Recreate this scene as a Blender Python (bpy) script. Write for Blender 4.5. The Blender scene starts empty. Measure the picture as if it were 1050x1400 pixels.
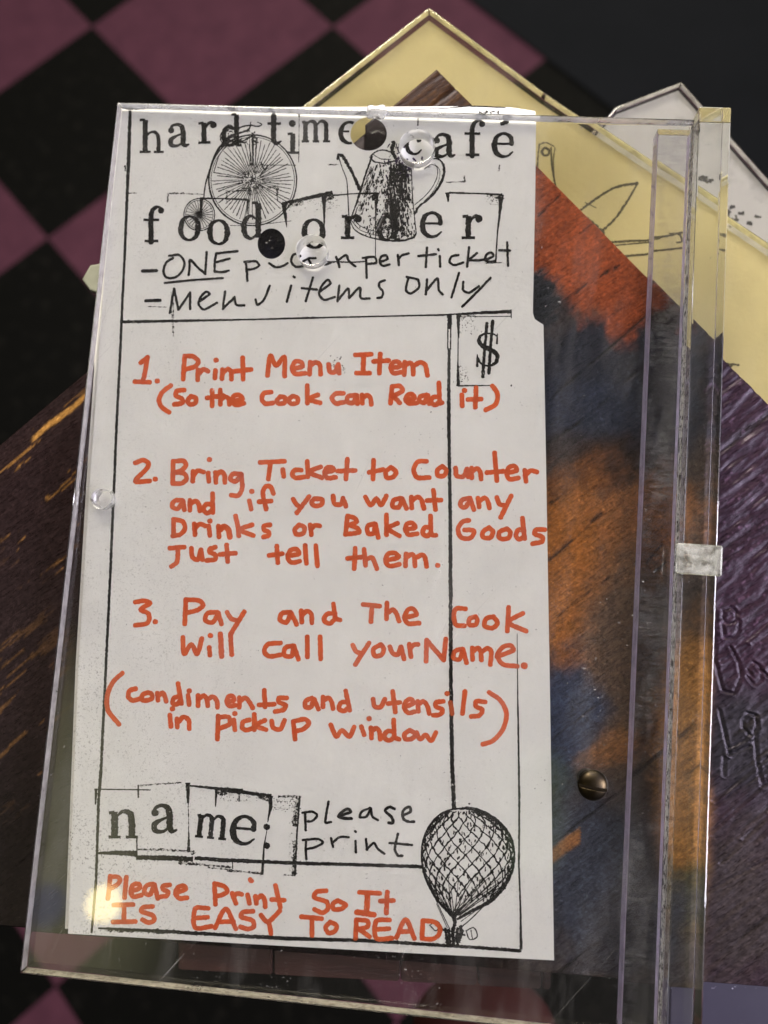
import bpy, bmesh, math, random
import numpy as np
from mathutils import Matrix, Vector

random.seed(7)
rng = np.random.default_rng(7)
S = bpy.context.scene
COL = S.collection

# ------------------------------------------------------------------ camera, world, lamps, exposure
CAM = np.array([0.018861957, -0.015788145, 0.209893666])
ROT = np.array([[0.9951866, -0.0652126, 0.0731498],
                [0.0726390, 0.9919273, -0.1039410],
                [-0.0657810, 0.1087542, 0.9918898]])
FPX = 1150.0
cd = bpy.data.cameras.new('camera')
cam = bpy.data.objects.new('camera', cd)
COL.objects.link(cam)
M = Matrix(ROT.tolist()).to_4x4()
M.translation = Vector(CAM.tolist())
cam.matrix_world = M
cd.sensor_fit = 'HORIZONTAL'
cd.sensor_width = 36.0
cd.lens = 36.0 * FPX / 1050.0
cd.clip_start = 0.01
cd.clip_end = 50
cd.dof.use_dof = True
cd.dof.focus_distance = 0.207
cd.dof.aperture_fstop = 13.5
S.camera = cam

W = bpy.data.worlds.new('World')
S.world = W
W.use_nodes = True
wn, wl = W.node_tree.nodes, W.node_tree.links
bg = wn['Background']
tcw = wn.new('ShaderNodeTexCoord')


def world_patch(direction, lo, hi):
    """1 inside a soft cone round a direction, 0 outside: a bright part of the room."""
    d = Vector(direction).normalized()
    dot = wn.new('ShaderNodeVectorMath'); dot.operation = 'DOT_PRODUCT'
    dot.inputs[1].default_value = d
    nrm = wn.new('ShaderNodeVectorMath'); nrm.operation = 'NORMALIZE'
    wl.new(tcw.outputs['Generated'], nrm.inputs[0])
    wl.new(nrm.outputs[0], dot.inputs[0])
    mr = wn.new('ShaderNodeMapRange'); mr.interpolation_type = 'SMOOTHSTEP'
    mr.inputs['From Min'].default_value = lo
    mr.inputs['From Max'].default_value = hi
    wl.new(dot.outputs['Value'], mr.inputs['Value'])
    return mr.outputs['Result']


def world_mix(prev, fac, colour):
    m = wn.new('ShaderNodeMix'); m.data_type = 'RGBA'
    if isinstance(prev, tuple):
        m.inputs['A'].default_value = (*prev, 1)
    else:
        wl.new(prev, m.inputs['A'])
    wl.new(fac, m.inputs['Factor'])
    m.inputs['B'].default_value = (*colour, 1)
    return m.outputs['Result']


c = world_mix((0.045, 0.040, 0.036), world_patch((-0.50, -0.30, 0.81), 0.955, 0.985), (0.62, 0.60, 0.36))
c = world_mix(c, world_patch((0.75, 0.1, 0.62), 0.86, 0.97), (2.1, 1.95, 2.45))
c = world_mix(c, world_patch((0.1, 0.9, 0.42), 0.86, 0.97), (2.9, 2.7, 2.05))


def seen_in_sheet(px, py):
    d = ROT @ np.array([(px - 525.0) / FPX, -(py - 700.0) / FPX, -1.0])
    return (d[0], d[1], -d[2])


c = world_mix(c, world_patch(seen_in_sheet(62, 1238), 0.99965, 0.99995), (0.36, 0.40, 0.60))      # a small blue lamp
for gx_, gy_, wgt in ((738, 1062, .3), (700, 1078, .2), (735, 1118, .26), (728, 1160, .3)):          # pale green spots placed where the sheet mirrors them
    c = world_mix(c, world_patch(seen_in_sheet(gx_, gy_), 0.9992, 0.99995), (0.9 * wgt + .1, 1.25 * wgt + .1, 0.8 * wgt + .08))
wl.new(c, bg.inputs['Color'])
bg.inputs['Strength'].default_value = 1.0


def area(name, loc, target, size, power, colour):
    l = bpy.data.lights.new(name, 'AREA')
    l.shape = 'DISK'; l.size = size; l.energy = power; l.color = colour
    o = bpy.data.objects.new(name, l); COL.objects.link(o)
    o.location = loc
    o.rotation_euler = (Vector(target) - Vector(loc)).to_track_quat('-Z', 'Y').to_euler()
    return o


area('ceiling_lamp', (-0.35, 1.60, 0.95), (0, 0, 0), 0.8, 66, (1.0, 0.92, 0.79))
area('window_light', (1.35, -0.15, 0.95), (0, 0, 0), 0.8, 36, (0.88, 0.86, 1.0))
bl = bpy.data.lights.new('hanging_bulb', 'POINT')
bl.energy = 0.42; bl.color = (1.0, 0.83, 0.36); bl.shadow_soft_size = 0.038
bulb = bpy.data.objects.new('hanging_bulb', bl); COL.objects.link(bulb)

S.view_settings.view_transform = 'Standard'
S.view_settings.look = 'None'
S.view_settings.exposure = 0.22
S.view_settings.gamma = 1.0
S.view_settings.use_curve_mapping = False
S.render.engine = 'CYCLES'
cy = S.cycles
cy.max_bounces = 20; cy.transmission_bounces = 18; cy.glossy_bounces = 8; cy.diffuse_bounces = 4
cy.transparent_max_bounces = 16
cy.caustics_refractive = True; cy.caustics_reflective = True
cy.sample_clamp_indirect = 4.0
cy.use_denoising = True

# ------------------------------------------------------------------ tracing helpers
T = 0.005          # thickness of the clear front sheet; its underside is z = 0
IOR = 1.49


def ray(px, py):
    return ROT @ np.array([(px - 525.0) / FPX, -(py - 700.0) / FPX, -1.0])


def at(px, py, z=0.0, through=True):
    """Where the line of sight through a point of the traced drawing meets the level z, bent by the clear front sheet."""
    d = ray(px, py)
    d = d / np.linalg.norm(d)
    if not through:
        p = CAM + d * ((z - CAM[2]) / d[2])
        return p
    p = CAM + d * ((T - CAM[2]) / d[2])
    e = d[:2] / IOR
    r = np.array([e[0], e[1], -math.sqrt(1 - e @ e)])
    zi = max(z, 0.0)
    p = p + r * ((zi - T) / r[2])
    if z < 0:
        p = p + d * ((z - p[2]) / d[2])
    return p


def mirror_point(px, py, dist):
    """A place in the room that the top face of the sheet mirrors at a traced point."""
    d = ray(px, py); d = d / np.linalg.norm(d)
    p = CAM + d * ((T - CAM[2]) / d[2])
    return p + np.array([d[0], d[1], -d[2]]) * dist


bulb.location = mirror_point(141, 1236, 1.9)


def to_px(P):
    q = (P - CAM) @ ROT
    return 525 + FPX * q[..., 0] / -q[..., 2], 700 - FPX * q[..., 1] / -q[..., 2]


# ------------------------------------------------------------------ object helpers
def tag(o, label=None, cat=None, group=None, kind=None):
    if label: o['label'] = label
    if cat: o['category'] = cat
    if group: o['group'] = group
    if kind: o['kind'] = kind
    return o


def link(name, me, mat, parent=None):
    o = bpy.data.objects.new(name, me)
    COL.objects.link(o)
    if mat: me.materials.append(mat)
    if parent: o.parent = parent
    return o


def mesh_from(name, verts, faces, smooth=False):
    me = bpy.data.meshes.new(name)
    me.from_pydata([tuple(map(float, v)) for v in verts], [], faces)
    me.update()
    if smooth:
        me.polygons.foreach_set('use_smooth', [True] * len(me.polygons))
    return me


def prism(name, pts, z0, z1, bevel=0.0, holes=()):
    """A flat sheet with real thickness from an outline (and round holes), through a filled 2D curve."""
    cu = bpy.data.curves.new(name, 'CURVE')
    cu.dimensions = '2D'; cu.fill_mode = 'BOTH'
    def spline(p):
        s = cu.splines.new('POLY'); s.points.add(len(p) - 1)
        for k, q in enumerate(p):
            s.points[k].co = (q[0], q[1], 0, 1)
        s.use_cyclic_u = True
    spline(pts)
    for h in holes: spline(h)
    b = bevel
    cu.extrude = (z1 - z0) / 2 - b
    cu.bevel_depth = b; cu.bevel_resolution = 2
    cu.offset = -b
    o = bpy.data.objects.new('tmp', cu); COL.objects.link(o)
    dg = bpy.context.evaluated_depsgraph_get(); dg.update()
    me = bpy.data.meshes.new_from_object(o.evaluated_get(dg))
    bpy.data.objects.remove(o); bpy.data.curves.remove(cu)
    me.transform(Matrix.Translation((0, 0, (z0 + z1) / 2)))
    bm = bmesh.new(); bm.from_mesh(me)
    bmesh.ops.remove_doubles(bm, verts=bm.verts, dist=1e-6)
    bmesh.ops.recalc_face_normals(bm, faces=bm.faces)
    bm.to_mesh(me); bm.free()
    me.materials.clear()
    me.name = name
    return me


def box_bm(x0, x1, y0, y1, z0, z1, bevel=0.0, seg=2):
    bm = bmesh.new()
    bmesh.ops.create_cube(bm, size=1)
    for v in bm.verts:
        v.co = ((x0 + x1) / 2 + v.co.x * (x1 - x0), (y0 + y1) / 2 + v.co.y * (y1 - y0), (z0 + z1) / 2 + v.co.z * (z1 - z0))
    if bevel:
        bmesh.ops.bevel(bm, geom=bm.edges[:], offset=bevel, segments=seg, affect='EDGES', profile=0.6)
    return bm


def bm_mesh(name, bm, smooth=False):
    me = bpy.data.meshes.new(name)
    bm.to_mesh(me); bm.free()
    if smooth:
        me.polygons.foreach_set('use_smooth', [True] * len(me.polygons))
    return me


def circle(cx, cy, r, n=48, ry=None):
    ry = ry or r
    return [(cx + r * math.cos(2 * math.pi * k / n), cy + ry * math.sin(2 * math.pi * k / n)) for k in range(n)]


# ------------------------------------------------------------------ materials
class NT:
    def __init__(self, name):
        self.m = bpy.data.materials.new(name); self.m.use_nodes = True
        self.n = self.m.node_tree.nodes; self.l = self.m.node_tree.links
        self.p = self.n['Principled BSDF']; self.out = self.n['Material Output']
        self.tc = self.n.new('ShaderNodeTexCoord')

    def node(self, t, **kw):
        x = self.n.new(t)
        for k, v in kw.items():
            setattr(x, k, v)
        return x

    def noise(self, scale, detail=4, rough=0.6, vec=None, stretch=None, rot=0.0, dist=0.0):
        src = vec or self.tc.outputs['Object']
        if stretch or rot:
            r = self.node('ShaderNodeMapping'); r.inputs['Rotation'].default_value = (0, 0, rot)
            self.l.new(src, r.inputs['Vector'])
            s = self.node('ShaderNodeMapping'); s.inputs['Scale'].default_value = stretch or (1, 1, 1)
            self.l.new(r.outputs[0], s.inputs['Vector']); src = s.outputs[0]
        t = self.node('ShaderNodeTexNoise'); t.inputs['Scale'].default_value = scale
        t.inputs['Detail'].default_value = detail; t.inputs['Roughness'].default_value = rough
        t.inputs['Distortion'].default_value = dist
        self.l.new(src, t.inputs['Vector'])
        return t.outputs['Fac']

    def ramp(self, fac, a, b, ca=0.0, cb=1.0, smooth=False):
        m = self.node('ShaderNodeMapRange'); m.clamp = True
        if smooth: m.interpolation_type = 'SMOOTHSTEP'
        m.inputs['From Min'].default_value = a; m.inputs['From Max'].default_value = b
        m.inputs['To Min'].default_value = ca; m.inputs['To Max'].default_value = cb
        self.l.new(fac, m.inputs['Value'])
        return m.outputs['Result']

    def mix(self, fac, a, b, blend='MIX'):
        m = self.node('ShaderNodeMix', data_type='RGBA', blend_type=blend)
        for key, v in (('Factor', fac), ('A', a), ('B', b)):
            i = m.inputs[key]
            if isinstance(v, (int, float)): i.default_value = v
            elif isinstance(v, tuple): i.default_value = (*v, 1)
            else: self.l.new(v, i)
        return m.outputs['Result']

    def math(self, op, a, b=0.0):
        m = self.node('ShaderNodeMath', operation=op)
        for k, v in enumerate((a, b)):
            if isinstance(v, (int, float)): m.inputs[k].default_value = v
            else: self.l.new(v, m.inputs[k])
        return m.outputs[0]

    def bump(self, h, dist, strength=1.0, to=None):
        b = self.node('ShaderNodeBump'); b.inputs['Distance'].default_value = dist
        b.inputs['Strength'].default_value = strength
        self.l.new(h, b.inputs['Height'])
        self.l.new(b.outputs[0], (to or self.p).inputs['Normal'])
        return b.outputs[0]

    def set(self, **kw):
        for k, v in kw.items():
            i = self.p.inputs[k.replace('_', ' ')]
            if isinstance(v, (int, float)): i.default_value = v
            elif isinstance(v, tuple): i.default_value = (*v, 1)
            else: self.l.new(v, i)
        return self


def acrylic(name, tint=(0.975, 0.975, 0.965), dust=0.6, scratch=True):
    t = NT(name)
    g = t.node('ShaderNodeBsdfGlass'); g.inputs['IOR'].default_value = IOR
    g.inputs['Color'].default_value = (*tint, 1); g.inputs['Roughness'].default_value = 0.0
    dif = t.node('ShaderNodeBsdfDiffuse'); dif.inputs['Color'].default_value = (0.75, 0.73, 0.7, 1)
    # dust specks and fine scratches that sit on the plastic
    sp = t.noise(1500, 2, 0.5)
    big = t.noise(45, 3, 0.6)
    a = t.math('MULTIPLY', t.ramp(sp, 0.70, 0.78), t.ramp(big, 0.42, 0.7))
    f = t.math('MULTIPLY', a, dust)
    if scratch:
        for rot, st in ((0.5, (12, 900, 300)), (-0.9, (10, 800, 300)), (1.9, (14, 1000, 300))):
            sc = t.noise(1.0, 1, 0.5, stretch=st, rot=rot)
            sc = t.math('MULTIPLY', t.ramp(sc, 0.775, 0.80), t.ramp(t.noise(60, 2, 0.5), 0.5, 0.62))
            f = t.math('MAXIMUM', f, t.math('MULTIPLY', sc, 0.10))
    haze = t.math('MULTIPLY', t.ramp(t.noise(1.0, 5, 0.65, stretch=(75, 16, 10), rot=0.06), 0.50, 0.72), 0.028)
    f = t.math('MAXIMUM', f, haze)
    mx = t.node('ShaderNodeMixShader')
    gl = t.node('ShaderNodeBsdfGlossy'); gl.inputs['Roughness'].default_value = 0.16     # rubbed, slightly hazy surface
    mg = t.node('ShaderNodeMixShader'); mg.inputs[0].default_value = 0.012
    t.l.new(g.outputs[0], mg.inputs[1]); t.l.new(gl.outputs[0], mg.inputs[2])
    t.l.new(f, mx.inputs[0]); t.l.new(mg.outputs[0], mx.inputs[1]); t.l.new(dif.outputs[0], mx.inputs[2])
    t.l.new(mx.outputs[0], t.out.inputs['Surface'])
    return t.m


ACRYLIC = acrylic('clear_acrylic')
ACRYLIC_BAR = acrylic('clear_acrylic_bar', (0.97, 0.975, 0.96), 0.5, False)


def frosted(name, tint, rough):
    t = NT(name)
    g = t.node('ShaderNodeBsdfGlass'); g.inputs['IOR'].default_value = IOR
    g.inputs['Color'].default_value = (*tint, 1)
    g.inputs['Roughness'].default_value = rough
    dif = t.node('ShaderNodeBsdfDiffuse'); dif.inputs['Color'].default_value = (0.62, 0.62, 0.58, 1)
    n = t.noise(420, 5, 0.7)
    grime = t.ramp(t.noise(350, 4, 0.7), 0.56, 0.66)
    d2 = t.node('ShaderNodeBsdfDiffuse'); d2.inputs['Color'].default_value = (0.05, 0.045, 0.035, 1)
    m1 = t.node('ShaderNodeMixShader'); t.l.new(t.ramp(n, 0.35, 0.62, 0.04, 0.34), m1.inputs[0])
    t.l.new(g.outputs[0], m1.inputs[1]); t.l.new(dif.outputs[0], m1.inputs[2])
    m2 = t.node('ShaderNodeMixShader'); t.l.new(t.math('MULTIPLY', grime, 0.7), m2.inputs[0])
    t.l.new(m1.outputs[0], m2.inputs[1]); t.l.new(d2.outputs[0], m2.inputs[2])
    t.l.new(m2.outputs[0], t.out.inputs['Surface'])
    return t.m


def glue_mat():
    t = NT('cured_glue')
    g = t.node('ShaderNodeBsdfGlass'); g.inputs['IOR'].default_value = IOR
    g.inputs['Color'].default_value = (0.96, 0.96, 0.97, 1)
    dif = t.node('ShaderNodeBsdfDiffuse'); dif.inputs['Color'].default_value = (0.5, 0.5, 0.54, 1)
    n = t.noise(90, 4, 0.6, stretch=(1, 0.5, 1))
    f = t.noise(900, 3, 0.6, stretch=(0.25, 1, 1), dist=0.6)
    fac = t.math('MULTIPLY', t.ramp(n, 0.47, 0.55), t.ramp(f, 0.35, 0.6))
    mx = t.node('ShaderNodeMixShader'); t.l.new(t.math('MULTIPLY', fac, 0.16), mx.inputs[0])
    t.l.new(g.outputs[0], mx.inputs[1]); t.l.new(dif.outputs[0], mx.inputs[2])
    t.l.new(mx.outputs[0], t.out.inputs['Surface'])
    return t.m


def paper_mat(name, colour, speck=0.8):
    t = NT(name)
    c = t.mix(t.ramp(t.noise(45, 5, 0.65), 0.3, 0.75), tuple(min(1, v * 1.03) for v in colour), tuple(v * 0.9 for v in colour))
    toner = t.ramp(t.noise(2300, 2, 0.6), 0.585, 0.66)
    # photocopy toner gathers along the left edge and in patches
    sep = t.node('ShaderNodeSeparateXYZ'); t.l.new(t.tc.outputs['Object'], sep.inputs[0])
    edge = t.ramp(sep.outputs['X'], -0.058, -0.02, 1.0, 0.15)
    low = t.ramp(sep.outputs['Y'], -0.10, 0.02, 1.0, 0.25)
    patch = t.ramp(t.noise(80, 4, 0.6), 0.4, 0.7)
    fac = t.math('MULTIPLY', t.math('MULTIPLY', toner, t.math('MULTIPLY', edge, low)), t.math('MULTIPLY', t.math('ADD', patch, 0.3), speck))
    c = t.mix(fac, c, (0.12, 0.11, 0.10))
    t.set(Base_Color=c, Roughness=0.75)
    t.bump(t.math('ADD', t.noise(900, 3, 0.5), t.math('MULTIPLY', t.noise(26, 3, 0.55, dist=1.2), 14.0)), 0.00004)
    return t.m


PAPER = paper_mat('white_paper', (0.83, 0.825, 0.815))
PAPER_UNDER = paper_mat('older_paper', (0.70, 0.685, 0.65))


def ink_mat(name, colour, wear, under=(0.6, 0.59, 0.57), lo=0.60, hi=0.66, scale=1500):
    t = NT(name)
    v = t.mix(t.ramp(t.noise(500, 4, 0.6), 0.3, 0.7), colour, tuple(min(1, q * 1.35 + 0.004) for q in colour))
    worn = t.math('MULTIPLY', t.ramp(t.noise(scale, 3, 0.6), lo, hi), wear)
    t.set(Base_Color=t.mix(worn, v, under), Roughness=0.7); t.p.inputs['Specular IOR Level'].default_value = 0.12
    return t.m


def marker_mat():
    t = NT('orange_marker')
    n = t.noise(420, 4, 0.6); n2 = t.noise(120, 2, 0.5)
    tr = t.node('ShaderNodeBsdfTransparent'); tr.inputs['Color'].default_value = (0.90, 0.36, 0.20, 1)
    di = t.node('ShaderNodeBsdfDiffuse')
    t.l.new(t.mix(t.ramp(n, .32, .68), (0.66, 0.115, 0.036), (0.71, 0.16, 0.06)), di.inputs['Color'])
    m = t.node('ShaderNodeMixShader'); t.l.new(t.ramp(n2, .3, .7, .4, .72), m.inputs[0])
    t.l.new(tr.outputs[0], m.inputs[1]); t.l.new(di.outputs[0], m.inputs[2]); t.l.new(m.outputs[0], t.out.inputs['Surface'])
    return t.m


MARKER = marker_mat()
PEN = ink_mat('black_pen', (0.008, 0.007, 0.007), 0.12, scale=1800)
STAMP = ink_mat('black_stamp', (0.009, 0.008, 0.0075), 0.6, lo=0.66, hi=0.70, scale=1900)
WORN = ink_mat('worn_stamp', (0.010, 0.009, 0.0085), 1.0, lo=0.50, hi=0.56, scale=1700)
FAINT = ink_mat('faint_pencil', (0.085, 0.08, 0.075), 0.35, under=(0.5, 0.45, 0.3))

# ------------------------------------------------------------------ ink: ribbons that lie on a sheet of paper
PAPER_HOLES = [(504, 183, 25, 23), (371, 333, 19, 21)]


class Ink:
    """Collects strokes as thin flat ribbons; every stroke lies a hair above the last so that none share a plane."""
    def __init__(self, z=-0.00006, through=True, holes=True):
        self.v = []; self.f = []; self.z = z; self.k = 0; self.through = through; self.holes = holes

    def stroke(self, pts, width, jit=0.06, smooth=True, cap=True, close=False):
        P = [np.array(p[:2], float) for p in pts]
        Wd = list(width) if hasattr(width, '__len__') else [width] * len(P)
        if close:
            P.append(P[0].copy()); Wd.append(Wd[0])
        if len(P) == 1:
            P = [P[0] + np.array([-0.3, 0]), P[0] + np.array([0.3, 0])]; Wd = [Wd[0]] * 2
        Q, Ws = [], []
        n = len(P)
        for i in range(n - 1):
            p1, p2 = P[i], P[i + 1]
            p0 = P[i - 1] if i > 0 else (P[-2] if close else 2 * p1 - p2)
            p3 = P[i + 2] if i + 2 < n else (P[1] if close else 2 * p2 - p1)
            L = np.linalg.norm(p2 - p1)
            m = max(1, int(L / 1.6))
            for j in range(m):
                t = j / m
                if smooth:
                    # centripetal-ish tangents keep corners from overshooting
                    a = min(1.0, L / (np.linalg.norm(p1 - p0) + 1e-6)); b = min(1.0, L / (np.linalg.norm(p3 - p2) + 1e-6))
                    m1 = (p2 - p1) * 0.5 + (p1 - p0) * 0.5 * a
                    m2 = (p2 - p1) * 0.5 + (p3 - p2) * 0.5 * b
                    h = (2*t**3 - 3*t**2 + 1) * p1 + (t**3 - 2*t**2 + t) * m1 + (-2*t**3 + 3*t**2) * p2 + (t**3 - t**2) * m2
                else:
                    h = p1 + (p2 - p1) * t
                Q.append(h); Ws.append(Wd[i] + (Wd[i + 1] - Wd[i]) * t)
        Q.append(P[-1]); Ws.append(Wd[-1])
        Q = np.array(Q); Ws = np.array(Ws)
        d = np.gradient(Q, axis=0) if len(Q) > 2 else np.repeat((Q[1:] - Q[:-1]), 2, axis=0)
        d /= (np.linalg.norm(d, axis=1, keepdims=True) + 1e-9)
        if close:
            d[0] = d[-1] = (d[0] + d[-1]) / (np.linalg.norm(d[0] + d[-1]) + 1e-9)
        nrm = np.stack([-d[:, 1], d[:, 0]], 1)
        if cap:
            ang = (0.35, 0.75, 1.2)
            hs, he = Ws[0] / 2, Ws[-1] / 2
            pre = [(Q[0] - d[0] * hs * math.sin(a), hs * math.cos(a), nrm[0]) for a in reversed(ang)]
            post = [(Q[-1] + d[-1] * he * math.sin(a), he * math.cos(a), nrm[-1]) for a in ang]
        else:
            pre = post = []
        rows = pre + [(Q[i], Ws[i] / 2, nrm[i]) for i in range(len(Q))] + post
        z = self.z + self.k * 0.0000004
        self.k = (self.k + 1) % 90
        last = None
        e = rng.normal(0, jit, (len(rows), 2))
        for i, (q, w, nn) in enumerate(rows):
            if self.holes and any(((q[0] - hx) / hr) ** 2 + ((q[1] - hy) / hs) ** 2 < 1 for hx, hy, hr, hs in PAPER_HOLES):
                last = None; continue
            zz = z + i * 1e-8
            a = q + nn * w * (1 + e[i, 0]); b = q - nn * w * (1 + e[i, 1])
            self.v.append(self.put(a, zz)); self.v.append(self.put(b, zz))
            k = len(self.v)
            if last is not None:
                self.f.append((last[0], last[1], k - 1, k - 2))
            last = (k - 2, k - 1)

    def put(self, p, z):
        return at(p[0], p[1], z, self.through)

    def text(self, block, width, jit=0.06):
        """block: (x0, y0, scale, 'x,y x,y;x,y ...') strokes in an enlargement of the drawing; '*' marks a dot."""
        x0, y0, s, data = block
        for st in data.replace('\n', ' ').split(';'):
            st = st.strip()
            if not st: continue
            w = width
            if st[0] == '*': st = st[1:]; w = width * 1.08
            if st[0] == '#':
                ws, st = st[1:].split(':'); w = float(ws)
            pts = [tuple(map(float, q.split(','))) for q in st.split()]
            self.stroke([(x0 + x / s, y0 + y / s) for x, y in pts], w, jit)

    def build(self, name, mat, parent):
        me = mesh_from(name, self.v, self.f)
        bm = bmesh.new(); bm.from_mesh(me)
        for f in bm.faces:
            if f.normal.z < 0: f.normal_flip()
        bm.to_mesh(me); bm.free()
        return link(name, me, mat, parent)


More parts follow.
